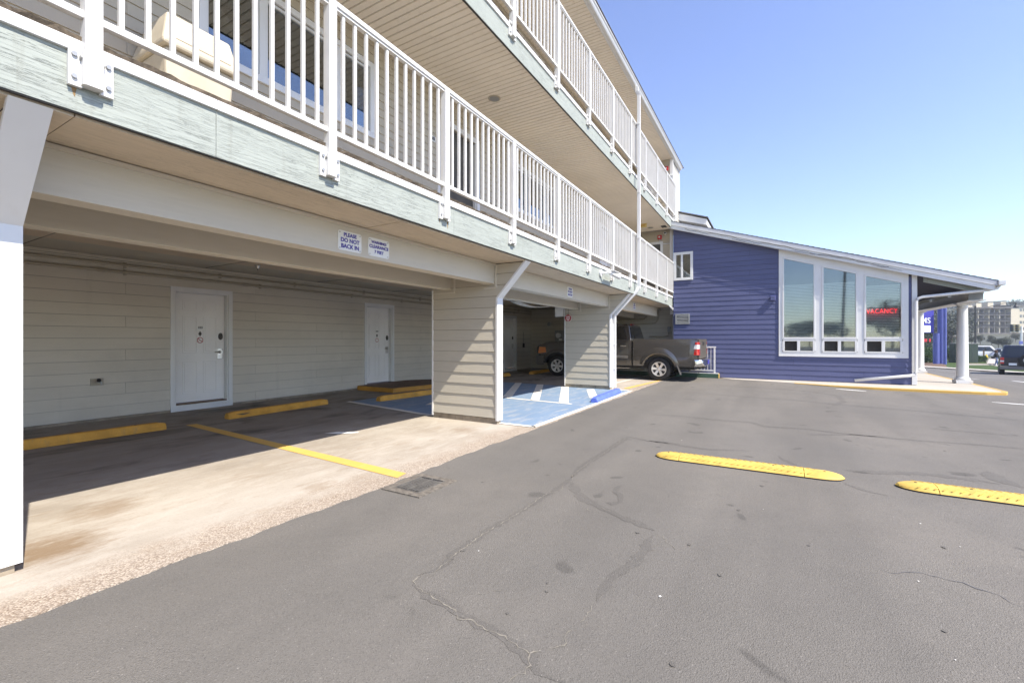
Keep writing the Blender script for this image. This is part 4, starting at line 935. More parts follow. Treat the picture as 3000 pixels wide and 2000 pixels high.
# rubber speed humps
def hump(ya, yb, xc, label, skew=0.0):
    t = thing("speed_hump", label, "speed hump", (xc, (ya+yb)/2, 0)); wd = .27; h = .043; L = ya-yb; Rr = wd/2
    def sec(s):            # half width at distance s from the end ya
        e = min(s, L-s); return Rr*math.sqrt(max(0, 1-(1-min(1, e/(Rr*1.6)))**2))
    def piece(s0, s1, nm):
        n_ = 14; vs = []; fs = []; q = [-1,-.8,-.45,0,.45,.8,1]; hz = [0,.55,.93,1,.93,.55,0]; k = len(q)
        for i in range(n_+1):
            s_ = s0+(s1-s0)*i/n_; w_ = max(.012, sec(s_)); tp = min(1, sec(s_)/Rr*1.05)
            for u, z in zip(q, hz): vs.append((xc+u*w_+skew*s_, ya-s_, .012+h*z*tp))
        for i in range(n_):
            for j in range(k-1): fs.append((i*k+j, (i+1)*k+j, (i+1)*k+j+1, i*k+j+1))
        fs += [tuple(range(k)), tuple(range(n_*k, (n_+1)*k))[::-1]]
        return MB().add(vs, fs).build(nm, "rubber_yellow", t, smooth=False)
    ends = [0, .27, L-.33, L]
    piece(0, .267, "end_cap"); piece(.273, L-.333, "middle_section"); piece(L-.327, L, "end_cap")
    vs = []; n_ = 40
    pts = [(xc+1.03*sec(L*i/n_)+skew*L*i/n_, ya-L*i/n_) for i in range(n_+1)] + [(xc-1.03*sec(L*i/n_)+skew*L*i/n_, ya-L*i/n_) for i in range(n_-1, 0, -1)]
    MB().prism(pts, .0, .0115).build("rubber_base", "rubber", t)
    for s_ in (.14, .5, .82, 1.16, L-.5, L-.16):
        if s_ < L: MB().cyl((xc+skew*s_, ya-s_, h*.8), (xc+skew*s_, ya-s_, h+.0132), .011, 10).build("bolt_hole", "rubber", t)
    m = MB(); y = ya-.2
    while y > yb+.2:
        for sgn in (-1, 1):
            s_ = ya-y; A = (xc+sgn*.03+skew*s_, y, .012+h*.995); B = (xc+sgn*.115+skew*s_, y+.07, .012+h*.70)
            m.bar([A, B], .007, .004)
        y -= .055
    m.build("tread_rib", "rubber_yellow", t, kind='stuff')
hump(1.16, -.59, 5.26, "yellow rubber speed hump with a cracked joint near the middle of the drive"); hump(-.96, -2.72, 5.27, "second yellow rubber speed hump running toward the street side", -.01)
# drain
t = thing("drain_grate", "square iron drain grate at the edge of the apron", "drain", (3.11,2.78,0))
m = MB(); x0, x1, y0, y1 = 2.84, 3.36, 2.56, 3.00; b_ = .075
for (a, b, c, d) in ((x0,x1,y0,y0+b_),(x0,x1,y1-b_,y1),(x0,x0+b_,y0+b_,y1-b_),(x1-b_,x1,y0+b_,y1-b_)): m.box(a,b,c,d,-.02,.011)
m.build("surround", "drain_collar", t)
MB().box(x0+b_,x1-b_,y0+b_,y1-b_,.0045,.006).build("pit", "black_plastic", t)
m = MB(); cx0, cx1, cy0, cy1 = x0+b_, x1-b_, y0+b_, y1-b_; cxm, cym = (cx0+cx1)/2, (cy0+cy1)/2
for k in range(9):
    o_ = .016+k*.027
    for (sx, sy) in ((1,1),(1,-1),(-1,1),(-1,-1)):
        A = Vector((cxm+sx*.004, cym+sy*(o_), .010)); B = Vector((cxm+sx*(.155), cym+sy*(min(.115, o_+.0)), .010))
        if k < 5: m.bar([A, B], .010, .006)
m.box(cxm-.005,cxm+.005,cy0,cy1,.007,.0135); m.box(cx0,cx1,cym-.005,cym+.005,.007,.0132)
for (a, b, c, d) in ((cx0,cx1,cy0,cy0+.012),(cx0,cx1,cy1-.012,cy1),(cx0,cx0+.012,cy0+.012,cy1-.012),(cx1-.012,cx1,cy0+.012,cy1-.012)): m.box(a,b,c,d,.007,.014)
m.build("grate", "grate_steel", t)
# scrap of paper by the shadow line
t = thing("paper_scrap", "white paper scrap on concrete beside the yellow bay line", "paper", (4.3,5.2,0)); MB().add([(4.10,5.45,.012),(4.20,5.30,.03),(4.42,5.12,.012),(4.36,5.07,.012),(4.16,5.24,.014)],[(0,1,4),(1,2,3,4)]).build("sheet", "paper", t)

# ---------------------------------------------------------------- blue office building
office = thing("blue_building", "low blue-sided motel office with sloping roof and white windows", "building", (20, 0, 0))
XB = 17.0; YC = -3.566
fo = Fr((XB, 0, 0), (0, 1, 0), (-1, 0, 0))
SL = 0.3225
XR = 16.78
rz = lambda y: 4.571 + SL*y                # roof top line at the rake
wl = lambda y: rz(y) - .25                 # underside of rake on the wall
wtop = lambda y: 4.327+SL*(y+.173)
W3 = [(-1.101,-.305,3.683,3.943),(-2.162,-1.36,3.322,3.577),(-3.221,-2.411,2.979,3.231)]
WB, LB0, LB1 = 1.40, .963, 1.274
holes = [(a-.02, b+.02, .92, d+.02) for a, b, c, d in W3] 
bw = MB(); g0 = -3.386; g1 = -.16
bw.fpoly(fo, [(g1,0),(3.13,0),(3.13,wtop(3.13)),(g1,wtop(g1))], -.15, 0); bw.fpoly(fo, [(YC,0),(g0,0),(g0,wtop(g0)),(YC,wtop(YC))], -.15, 0); bw.fpoly(fo, [(g0,0),(g1,0),(g1,.85),(g0,.85)], -.15, 0)
wall = bw.build("wall", "gap_shade", office)
z = .02; k = 0
while z < 5.4:
    zt = z+.165
    def lim(zz): return max(-9, (zz-4.327)/SL-.173)
    for (a, b, ph) in ((g1, 3.13, 0), (YC, g0, 0)) if z > .80 else ((YC, 3.13, 0),):
        a2 = a; 
        lo = lim(zt)
        if lo >= b-.05: continue
        cuts = [max(a2, lo)]; j = YC+((0, 1.2, 2.4, 3.0)[k % 4])
        while j < b-.3:
            if j > cuts[0]+.3: cuts.append(j)
            j += 3.05
        cuts.append(b)
        for c, d in zip(cuts, cuts[1:]):
            cb = c+.002 if c > a2 else c
            cb_, ct_ = cb, cb
            if c == cuts[0] and lo > a2: cb_, ct_ = max(a2, lim(z)), lo
            plank(fo, "plank", "siding_blue", wall, cb_, d-.002, ct_, d-.002, z+.004, zt, .013, .001, .0022)
    z = zt; k += 1
# white window wall
ww = thing  # (parts below belong to the office)
P = MB(); pd0, pd1 = 0.0, .034
P.fpoly(fo, [(g0,.82),(g1,.82),(g1,.93),(g0,.93)], pd0, pd1)
edges = [g0] + [q for a, b, c, d in reversed(W3) for q in (a-.045, b+.045)] + [g1]
for a, b in zip(edges[0::2], edges[1::2]): P.fpoly(fo, [(a,.93),(b,.93),(b,wtop(b)-.0),(a,wtop(a)-.0)], pd0, pd1)
for a, b, c, d in W3: P.fpoly(fo, [(a-.045,c+.045-.0),(b+.045,d+.045),(b+.045,wtop(b+.045)),(a-.045,wtop(a-.045))], pd0, pd1)
P.build("window_surround", "white_trim", office)
P = MB(); P.fpoly(fo, [(g0-.0,.785),(g1,.785),(g1,.82),(g0,.82)], 0, .045); P.build("sill", "white_trim", office)
for wi, (a, b, c, d) in enumerate(W3):
    f = MB(); e = .045
    f.fpoly(fo, [(a-e,WB-.06),(a,WB-.06),(a,c),(a-e,c+e-.005)], -.05, .05); f.fpoly(fo, [(b,WB-.06),(b+e,WB-.06),(b+e,d+e-.005),(b,d)], -.05, .05)
    f.fpoly(fo, [(a,c),(b,d),(b+e,d+e),(a-e,c+e)], -.05, .052); f.fbox(fo, a, b, -.05, .054, WB-.06, WB)
    W_ = f.build("window", "white_trim", office, bevel=.004)
    MB().fpoly(fo, [(a,WB),(b,WB),(b,d),(a,c)], .010, .014).build("pane", "office_glass", W_)
    s = MB(); n_ = int((c-WB-.45)/.034)
    zt_ = 3.05 if wi < 2 else 2.86
    if wi == 2: zt_ = 2.93
    zz = WB+.02
    while zz < (3.02 if wi < 2 else 2.90):
        s.add([fo.p(a+.01,-.075,zz), fo.p(b-.01,-.075,zz), fo.p(b-.01,-.095,zz+.031), fo.p(a+.01,-.095,zz+.031)], [(0,1,2,3)]); zz += .048
    s.fbox(fo, a+.01, b-.01, -.105, -.07, zz, zz+.035)
    for q in (.2, .8): s.fbox(fo, a+(b-a)*q-.002, a+(b-a)*q+.002, -.09, -.086, WB, zz)
    s.build("blind", "blind", W_)
    # low sliding sash
    lf = MB(); m_ = (a+b)/2; z0, z1 = .93, WB-.06
    lf.fbox(fo, a-.03, b+.03, -.03, .045, z0, LB0); lf.fbox(fo, a-.03, b+.03, -.03, .045, LB1, z1); lf.fbox(fo, a-.045, a+.02, -.03, .046, LB0, LB1); lf.fbox(fo, b-.02, b+.045, -.03, .046, LB0, LB1); lf.fbox(fo, m_-.04, m_+.04, -.03, .044, LB0, LB1)
    lf.build("slider_frame", "white_trim", W_, bevel=.003)
    MB().fbox(fo, a+.02, m_-.04, .005, .009, LB0, LB1).build("slider_pane", "office_glass", W_)
    MB().fbox(fo, a+.02, m_-.04, -.12, -.10, LB0, LB1).build("inner_shade", "grey_box", W_)
    MB().fbox(fo, m_+.04, b-.02, -.02, -.016, LB0, LB1).build("insect_screen", "room_dark", W_)
rm = MB(); rm.fpoly(Fr((18.6,0,0),(0,1,0),(1,0,0)),[(-3.5,0),(.2,0),(.2,rz(.2)-.12),(-3.5,rz(-3.5)-.12)],0,.02); rm.box(17.16,18.6,-.12,-.10,0,4.3); rm.box(17.16,18.6,-3.5,-3.48,0,3.25); rm.box(17.16,18.6,-3.48,-.12,.3,.32)
rm.build("interior", "room_pale", office)
# neon sign
t = thing("vacancy_sign", "glowing red neon VACANCY sign in the office window", "sign", (16.99,-2.78,2.1))
text("VACANCY", .20, (17.012,-2.79,2.165), WEST, "neon_red", t, name="lettering", depth=.004, bold=-.004, sx=.72, space=1.10)
MB().fbox(fo,-3.15,-2.43,-.028,-.022,2.26,2.28).build("tube_rail", "black_plastic", t)
MB().fbox(fo,-2.92,-2.62,-.03,-.022,2.36,2.52).build("unlit_panel", "black_plastic", t)
# small window, louvre, vent box
f = MB(); u0,u1,z0,z1 = 2.46,3.12,3.455,4.465; c = .09
for q in ((u0,u1,z0,z0+c),(u0,u1,z1-c,z1),(u0,u0+c,z0+c,z1-c),(u1-c,u1,z0+c,z1-c),(2.80,2.87,z0+c,z1-c)): f.fbox(fo,q[0],q[1],.012,.05,q[2],q[3])
W_ = f.build("window", "white_trim", office, bevel=.004); MB().fbox(fo,u0+c,u1-c,.020,.023,z0+c,z1-c).build("pane", "office_glass", W_); MB().fbox(fo,u0+c,u1-c,.013,.0145,z0+c,z1-c).build("curtain", "curtain", W_)
f = MB(); u0,u1,z0,z1 = 2.57,3.06,1.88,2.25
for q in ((u0,u1,z0,z0+.05),(u0,u1,z1-.05,z1),(u0,u0+.05,z0+.05,z1-.05),(u1-.05,u1,z0+.05,z1-.05)): f.fbox(fo,q[0],q[1],.012,.04,q[2],q[3])
V = f.build("vent", "grey_box", office); MB().fbox(fo,u0+.05,u1-.05,.0125,.016,z0+.05,z1-.05).build("backing", "room_dark", V)
for k in range(5): q = z0+.07+k*.052; MB().add([fo.p(u0+.05,.04,q),fo.p(u1-.05,.04,q),fo.p(u1-.05,.018,q+.03),fo.p(u0+.05,.018,q+.03),fo.p(u0+.05,.037,q-.004),fo.p(u1-.05,.037,q-.004),fo.p(u1-.05,.015,q+.026),fo.p(u0+.05,.015,q+.026)],[(0,1,2,3),(7,6,5,4),(0,4,5,1),(3,2,6,7)]).build("slat", "grey_box", V)
m = MB(); m.fbox(fo,-.07,.08,.012,.10,2.60,2.75); V = m.build("vent", "trim_blue", office, bevel=.01); MB().fbox(fo,-.05,.06,.10,.104,2.62,2.73).build("flap", "siding_blue", V)
# corner boards, far side wall under the porch
MB().box(XB-.03,XB+.06,YC-.012,YC+.105,0.02,wtop(YC)).build("corner_board", "white_trim", office, bevel=.004)
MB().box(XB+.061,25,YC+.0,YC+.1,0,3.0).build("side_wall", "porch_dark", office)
MB().box(XB+.1,17.9,3.0,3.13,0,5).build("side_wall", "trim_blue", office)
# roof
r0, r1 = -5.15, 3.6
rf = MB(); fr_ = Fr((XR, 0, 0), (0, 1, 0), (1, 0, 0))
rf.fpoly(fr_, [(r0,rz(r0)-.05),(r1,rz(r1)-.05),(r1,rz(r1)-.015),(r0,rz(r0)-.015)], 0.02, 9)
roof = rf.build("roof", "porch_dark", office)
y = r0; i = 0
while y < r1:
    y2 = min(y+.14, r1+.02); x = XR-.02 - (0.16 if i % 2 else 0)
    xe = XR+9
    while x < xe:
        a = max(x, XR-.02); b = min(x+.9, xe)
        t_ = .006+jit(.002)
        if b-a > .02 and x < XR+1.8: MB().fpoly(fr_, [(y-.02,rz(y-.02)-.012+t_+.012),(y2,rz(y2)-.012+.002),(y2,rz(y2)-.014),(y-.02,rz(y-.02)-.014)], a-XR+.002, b-XR-.002).build("shingle", "shingle", roof)
        elif x >= XR+1.8 and b-a > .02: MB().fpoly(fr_, [(y-.02,rz(y-.02)+t_),(y2,rz(y2)-.01),(y2,rz(y2)-.014),(y-.02,rz(y-.02)-.014)], a-XR, xe-XR).build("shingle", "shingle", roof); break
        x += .9
    y = y2; i += 1
# rake boards
MB().fpoly(fr_, [(r0,rz(r0)-.15),(r1,rz(r1)-.15),(r1,rz(r1)-.022),(r0,rz(r0)-.022)], -.012, .018).build("rake_board", "rake_grey", office)
MB().fpoly(fr_, [(r0+.05,rz(r0+.05)-.285),(r1,rz(r1)-.285),(r1,rz(r1)-.148),(r0+.05,rz(r0+.05)-.148)], .004, .03).build("rake_board", "white_trim", office)
MB().fpoly(fr_, [(r0+.05,rz(r0+.05)-.148),(r1,rz(r1)-.148),(r1,rz(r1)-.135),(r0+.05,rz(r0+.05)-.135)], -.022, .0).build("rake_moulding", "white_trim", office)
MB().fpoly(fr_, [(YC,rz(YC)-.26),(r1,rz(r1)-.26),(r1,rz(r1)-.24),(YC,rz(YC)-.24)], .03, .22).build("rake_soffit", "white_trim", office)
MB().fpoly(Fr((XR+.2,0,0),(0,1,0),(1,0,0)), [(-4.95,rz(-4.95)-.40),(YC-.15,rz(YC-.15)-.40),(YC-.15,rz(YC-.15)-.262),(-4.95,rz(-4.95)-.262)], 0, .05).build("porch_rafter", "fascia_green", office)
m = MB(); pts = []
for i in range(40):
    y = 2.7-5.6*i/39; pts.append((XR-.03, y, rz(y)-.19-.03*math.sin(i*.55)-.02*math.sin(i*1.7)))
m.tube(pts, .006, 6); m.tube([(XR-.03, y_, rz(y_)-.24-.05*math.sin((1.2-y_)*1.4)) for y_ in frange(-3.2, 1.2, .2)], .005, 6)
m.build("cable", "black_plastic", office)
# eave gutter + rain pipe
MB().box(XR-.06,25.5,-5.30,-5.16,2.77,2.89).build("gutter", "white_trim", office, bevel=.01)
MB().tube([(16.90,-5.22,2.77),(16.90,-5.18,2.70),(16.90,-5.0,2.66),(16.90,-3.68,2.54),(16.90,-3.58,2.50),(16.90,-3.54,2.42),(16.90,-3.54,.42),(16.90,-3.50,.32),(16.86,-3.4,.29),(16.82,-2.12,.10)],.042,10).build("downspout", "white_trim", office, smooth=True)
# upper roof piece behind
u = MB(); u.fpoly(Fr((18.6,0,0),(0,1,0),(1,0,0)), [(2.2,5.95),(3.9,6.55),(3.9,6.25),(2.2,5.72)], 0, 5); u.build("upper_roof", "white_trim", office)
u = MB(); u.fpoly(Fr((18.55,0,0),(0,1,0),(1,0,0)), [(2.15,5.97),(3.9,6.57),(3.9,6.62),(2.15,6.02)], 0, 5); u.build("roof_covering", "shingle", office)
# porch: beam, columns, bird spikes
MB().box(17.55,25,-5.10,-4.80,2.44,2.66).build("porch_beam", "porch_cream", office, bevel=.005); MB().box(17.53,17.55,-5.10,-4.80,2.44,2.66).build("beam_end", "grey_box", office)
MB().box(17.45,25,-5.14,-4.76,2.415,2.44).build("beam_trim", "white_trim", office)
for (cx, cy) in ((18.5,-4.93),(23.3,-4.98)):
    c_ = MB(); c_.lathe((cx,cy,0),[(.165,.11),(.172,.13),(.172,.16),(.155,.18),(.138,.20),(.134,.24),(.132,.9),(.126,1.6),(.116,2.26),(.116,2.28),(.128,2.29),(.128,2.305),(.118,2.31),(.118,2.34),(.150,2.385),(.155,2.39)],'Z',32)
    C_ = c_.build("column", "white_trim", office); 
    for p_ in C_.data.polygons: p_.use_smooth = len(p_.vertices) == 4
    MB().box(cx-.185,cx+.185,cy-.185,cy+.185,.012,.11).build("plinth", "white_trim", C_, bevel=.006); MB().box(cx-.165,cx+.165,cy-.165,cy+.165,2.39,2.415).build("abacus", "white_trim", C_)
for x0_ in (17.75, 19.7, 21.6):
    s = MB()
    for i in range(18):
        x = x0_+i*.075
        for dy in (-.05, 0, .05): s.cyl((x,-4.86+dy*.6,2.665),(x+jit(.02),-4.86+dy,2.665+.13),.009,5,.003)
    s.build("bird_spikes", "cream_plastic", office)
# ramp rail behind the truck
t = thing("ramp_railing", "short white metal railing on a green kerb by the blue wall", "railing", (16.85,2.4,0))
MB().box(16.78,16.96,1.62,6.5,0.006,.15).build("kerb", "green_kerb", t); MB().box(16.775,16.965,1.60,1.62,0.006,.155).build("kerb_end", "rubber_yellow", t)
MB().box(16.78,16.96,1.62,6.5,.151,.165).build("kerb_cap", "white_trim", t)
for y in (1.745, 2.9, 4.1): MB().box(16.83,16.88,y-.025,y+.025,.166,1.06).build("post", "white_rail", t)
MB().box(16.825,16.885,1.70,5.0,1.04,1.085).build("top_rail", "white_rail", t, bevel=.004); MB().box(16.835,16.875,1.77,5.0,.235,.275).build("bottom_rail", "white_rail", t)
y = 1.86
bl_ = MB().box(-.009,.009,-.009,.009,.276,1.04).mesh("baluster", "white_rail")
while y < 4.9: obj("baluster", bl_, t, loc=(16.855, y, 0)); y += .105
# walk along the office with yellow kerb
poly = [(16.98,1.55),(16.55,1.2),(16.0,-.55),(15.72,-1.4),(15.62,-2.4),(15.60,-3.6),(15.62,-4.6),(15.74,-4.98),(16.1,-5.12),(18,-5.16),(25.5,-5.2),(25.5,-3.4),(16.98,-3.4)]
MB().prism(poly, -.14, .010).build("walkway", "walk_concrete", kind='structure')
path = [Vector((x,y,0)) for x, y in poly[2:11]]; vs = []; fs = []; L = len(path)
for i, q in enumerate(path):
    d = (path[min(i+1,L-1)]-path[max(i-1,0)]).normalized(); e = Vector((-d.y,d.x,0))      # e points inwards (left of travel)
    for (o_, z) in ((-.02,-.15),(-.012,.004),(.0,.0135),(.10,.0135)): r = q+e*o_; vs.append((r.x,r.y,z))
for i in range(L-1):
    for j in range(3): fs.append((i*4+j,(i+1)*4+j,(i+1)*4+j+1,i*4+j+1))
MB().add(vs, fs).build("kerb", "kerb_yellow", kind='structure')

# ---------------------------------------------------------------- pickup truck
def wheel(cx, cy, cz_, side, parent, R0=.372, rr=.232, wd=.25, spokes=6, small=False, M=None):
    """side = -1: outer face towards -X"""
    o = side*wd/2
    t = MB(M); prof = [(rr,-wd/2+.02),(R0-.05,-wd/2),(R0-.015,-wd/2+.02),(R0,-wd/2+.05),(R0,wd/2-.05),(R0-.015,wd/2-.02),(R0-.05,wd/2),(rr,wd/2-.02)]
    t.lathe((cx,cy,cz_), prof, 'X', 36 if not small else 20, caps=False); W = t.build("wheel", "rubber", parent, smooth=True)
    r = MB(M); s = side
    r.lathe((cx,cy,cz_), [(rr+.004, s*(wd/2-.022)),(rr-.002, s*(wd/2-.004)),(rr-.022, s*(wd/2-.006)),(rr-.03, s*(wd/2-.05)),(rr-.03,s*(wd/2-.12))], 'X', 36 if not small else 20, caps=False)
    r.build("rim", "alloy", W, smooth=False)
    b = MB(M); b.cyl((cx+s*(wd/2-.115),cy,cz_),(cx+s*(wd/2-.105),cy,cz_),rr-.02,24); b.build("brake_disc", "dark_metal", W)
    k = MB(M)
    for i in range(spokes):
        a = 2*math.pi*i/spokes+.1; c, q = math.cos(a), math.sin(a); pts = []
        for (rad, w_, dx) in ((.05,.040,-.035),(.12,.034,-.022),(rr-.02,.047,-.012)):
            for (u, dd) in ((-w_,0),(w_,0),(w_,-.03),(-w_,-.03)):
                pts.append((cx+s*(wd/2+dx+dd), cy+rad*c-u*q, cz_+rad*q+u*c))
        k.add(pts, [(j+l*4, (j+1) % 4+l*4, (j+1) % 4+4+l*4, j+4+l*4) for l in (0,1) for j in range(4)]+[(3,2,1,0),(8,9,10,11)])
    k.lathe((cx,cy,cz_), [(.075,s*(wd/2-.07)),(.07,s*(wd/2-.03)),(.05,s*(wd/2-.022)),(.03,s*(wd/2-.018))], 'X', 20)
    k.build("spokes", "alloy", W)
    if not small:
        g = MB(M)
        for i in range(6): a = 2*math.pi*i/6+.6; g.cyl((cx+s*(wd/2-.045),cy+.058*math.cos(a),cz_+.058*math.sin(a)),(cx+s*(wd/2-.022),cy+.058*math.cos(a),cz_+.058*math.sin(a)),.011,8)
        g.build("lug_nuts", "iron", W)
    return W

TX, TW = 15.735, .985
truck = thing("pickup_truck", "bronze-grey pickup truck parked nose-in under the carport", "truck", (TX, 4.9, 0))
def xin(z): 
    pts = [(.40,.05),(.47,.03),(.62,.008),(.80,0.0),(1.0,.004),(1.2,.02),(1.335,.05)]
    for (a, b), (c, d) in zip(pts, pts[1:]):
        if z <= c: return b+(d-b)*max(0,(z-a))/(c-a)
    return .05
def arch(y):
    z = .47
    for (c, r) in ((3.17,.50),(6.75,.49)):
        if abs(y-c) < r: z = max(z, .36+math.sqrt(r*r-(y-c)**2))
    return z
def ztop(y):
    if y < 4.03: return 1.335
    if y < 6.15: return 1.30
    return 1.30 - .07*((y-6.15)/1.0) - .13*max(0,(y-7.1)/.5)**2
def side_panel(y0, y1, nm, m, extra=0.0, zb=None, zt_=None):
    ys = frange(y0, y1, .03); nz = 9
    for s in (-1, 1):
        vs = []; mb = MB()
        for y in ys:
            b = arch(y) if zb is None else zb(y); t = ztop(y) if zt_ is None else zt_(y)
            tap = 0.0
            if y > 7.0: tap = .22*((y-7.0)/.75)**2
            if y < 2.25: tap = .05*((2.25-y)/.25)**2
            for k in range(nz): z = b+(t-b)*k/(nz-1); vs.append((TX+s*(TW-xin(z)-tap+extra), y, z))
        fs = [(i*nz+k, (i+1)*nz+k, (i+1)*nz+k+1, i*nz+k+1) for i in range(len(ys)-1) for k in range(nz-1)]
        mb.add(vs, fs).build(nm, m, truck, smooth=True)
side_panel(2.02, 4.00, "bed_side", "truck_paint"); side_panel(4.045, 6.12, "cab_side", "truck_paint"); side_panel(6.125, 7.62, "front_fender", "truck_paint")
# bed: rails, inner walls, floor, tailgate
b = MB()
for s in (-1, 1):
    xa, xb = TX+s*(TW-.052), TX+s*(TW-.13)
    b.box(min(xa,xb), max(xa,xb), 2.02, 4.0, 1.325, 1.345); b.box(min(xb,xb-s*.01), max(xb,xb-s*.01), 2.02, 4.0, .80, 1.325)
b.box(TX-TW+.1, TX+TW-.1, 2.02, 4.0, .78, .80); b.box(TX-TW+.06, TX+TW-.06, 3.97, 4.0, .5, 1.33); b.build("bed", "truck_paint", truck)
MB().box(TX-TW+.085, TX+TW-.085, 1.965, 2.03, .72, 1.335).build("tailgate", "tailgate_paint", truck, bevel=.012)
MB().box(TX-.12, TX+.12, 1.955, 1.966, 1.15, 1.25).build("tailgate_handle", "black_plastic", truck)
# underbody and dark wells
u = MB(); u.box(TX-.62, TX+.62, 2.15, 7.3, .36, .55); u.box(TX-TW+.14, TX+TW-.14, 2.1, 7.4, .55, .78); u.box(TX-TW+.12, TX+TW-.12, 4.05, 6.2, .44, .56); u.build("chassis", "black_plastic", truck)
u = MB(); u.box(TX-TW+.10, TX+TW-.10, 4.06, 7.45, .78, 1.0); u.build("bulkhead", "black_plastic", truck)
for s in (-1, 1): MB().cyl((TX+s*.60,3.17,.55),(TX+s*(TW-.05),3.17,.55),.42,18).build("wheel_well", "black_plastic", truck) if False else None
# hood
h = MB(); ys = frange(6.05, 7.66, .08); xs = [-.93,-.86,-.7,-.4,0,.4,.7,.86,.93]; vs = []
for y in ys:
    tap = .22*max(0,(y-7.0)/.75)**2
    for x in xs: vs.append((TX+x*(1-tap), y, ztop(y)-.004+.045*(1-(x/.93)**2)-(.03*max(0,(y-7.45)/.2))))
n_ = len(xs); h.add(vs, [(i*n_+j, (i+1)*n_+j, (i+1)*n_+j+1, i*n_+j+1) for i in range(len(ys)-1) for j in range(n_-1)]); h.build("hood", "truck_paint", truck, smooth=True)
MB().box(TX-.70, TX+.70, 7.60, 7.68, .70, 1.06).build("grille", "chrome", truck, bevel=.02)
fb_ = MB(); vs = []; xs = [-.97,-.90,-.70,-.3,.3,.70,.90,.97]; ye = [7.28,7.58,7.74,7.79,7.79,7.74,7.58,7.28]
for z, o_ in ((.40,-.03),(.46,0),(.66,.0),(.74,-.02)):
    for x, y in zip(xs, ye): vs.append((TX+x, y+o_, z))
fb_.add(vs, [(i*8+j, i*8+j+1, (i+1)*8+j+1, (i+1)*8+j) for i in range(3) for j in range(7)]); fb_.build("front_bumper", "trim_grey", truck, smooth=True)
for s in (-1, 1):
    l = MB(); A = [(TX+s*.965,7.16,.86),(TX+s*.90,7.50,.82),(TX+s*.70,7.66,.82),(TX+s*.70,7.665,1.03),(TX+s*.905,7.46,1.06),(TX+s*.955,7.20,1.045)]
    B = [(x+s*.012, y+.012, z) for x, y, z in A]; l.add(A+B, [(0,1,4,5),(1,2,3,4),(6,11,10,7),(7,10,9,8),(0,6,7,1),(1,7,8,2),(2,8,9,3),(3,9,10,4),(4,10,11,5),(5,11,6,0)]); l.build("headlight", "lamp_amber", truck)
# greenhouse
low = [(-.915,4.07),(.915,4.07),(.925,4.3),(.925,5.9),(.86,6.30),(0,6.42),(-.86,6.30),(-.925,5.9),(-.925,4.3)]
mid = [(-.74,4.19),(.74,4.19),(.775,4.32),(.765,5.25),(.66,5.42),(0,5.50),(-.66,5.42),(-.765,5.25),(-.775,4.32)]
top = [(-.64,4.30),(.64,4.30),(.66,4.40),(.66,5.12),(.55,5.24),(0,5.30),(-.55,5.24),(-.66,5.12),(-.66,4.40)]
g = MB(); k = 9; vs = [(TX+x,y,1.285) for x,y in low]+[(TX+x,y,1.79) for x,y in mid]+[(TX+x*1.0,y,1.845) for x,y in top]
g.add(vs, [(i,(i+1)%k,k+(i+1)%k,k+i) for i in range(k)]+[(k+i,k+(i+1)%k,2*k+(i+1)%k,2*k+i) for i in range(k)]+[tuple(range(2*k,3*k))]); g.build("cab_roof", "truck_paint", truck, bevel=.03, segs=3)
MB().box(TX-.93,TX+.93,4.06,6.2,1.262,1.286).build("beltline", "truck_paint", truck)
def pane(pts, off, nm, m):
    P_ = [Vector(q) for q in pts]; nrm = (P_[1]-P_[0]).cross(P_[2]-P_[0]).normalized(); nrm = nrm if nrm.dot(Vector(off)) > 0 else -nrm
    n_ = len(P_); MB().add([q+nrm*.003 for q in P_]+[q+nrm*.009 for q in P_], [tuple(range(n_)), tuple(range(n_,2*n_))]+[(i,(i+1)%n_,n_+(i+1)%n_,n_+i) for i in range(n_)]).build(nm, m, truck)
def gh(s, y, z):     # point on the cab side
    t = (z-1.285)/.505; return (TX+s*(.925+(.770-.925)*t), y, z)
for s in (-1, 1):
    for (y0, y1, y2, y3) in ((4.24,5.02,5.02,4.33),(5.10,5.86,5.30,5.10)):
        pane([gh(s,y0,1.335), gh(s,y1,1.335), gh(s,y2,1.755), gh(s,y3,1.755)], (s,0,0), "side_window", "black_plastic" if False else "tinted_glass")
pane([(TX-.80,4.085,1.36),(TX+.80,4.085,1.36),(TX+.68,4.178,1.745),(TX-.68,4.178,1.745)], (0,-1,0), "rear_window", "tinted_glass")
pane([(TX-.80,6.20,1.34),(TX+.80,6.20,1.34),(TX+.66,5.52,1.75),(TX-.66,5.52,1.75)], (0,1,1), "windshield", "tinted_glass")
MB().box(TX-.15,TX+.15,4.25,4.32,1.842,1.866).build("brake_lamp", "lamp_red", truck, bevel=.006)
# fender flares
for (cy, rx, rz_, ri) in ((3.17,.63,.71,.50),(6.75,.58,.64,.49)):
    for s in (-1, 1):
        f = MB(); vs = []; n_ = 25
        for i in range(n_):
            a = R(14)+(math.pi-2*R(14))*i/(n_-1); c, q = math.cos(a), math.sin(a)
            for (t, o_) in ((0.0,-.03),(0.0,.030),(.18,.040),(.55,.030),(1.0,.002)):
                r1 = ri+(rx-ri)*t; r2 = ri+(rz_-ri)*t; y = cy+r1*c; z = .36+r2*q; tp = .22*max(0,(y-7.0)/.75)**2
                vs.append((TX+s*(TW-xin(z)+o_-tp), y, z))
        f.add(vs, [(i*5+j,(i+1)*5+j,(i+1)*5+j+1,i*5+j+1) for i in range(n_-1) for j in range(4)]); f.build("fender_flare", "truck_paint", truck, smooth=True)
    for s in (-1, 1): wheel(TX+s*(TW-.135), cy, .379, s, truck)
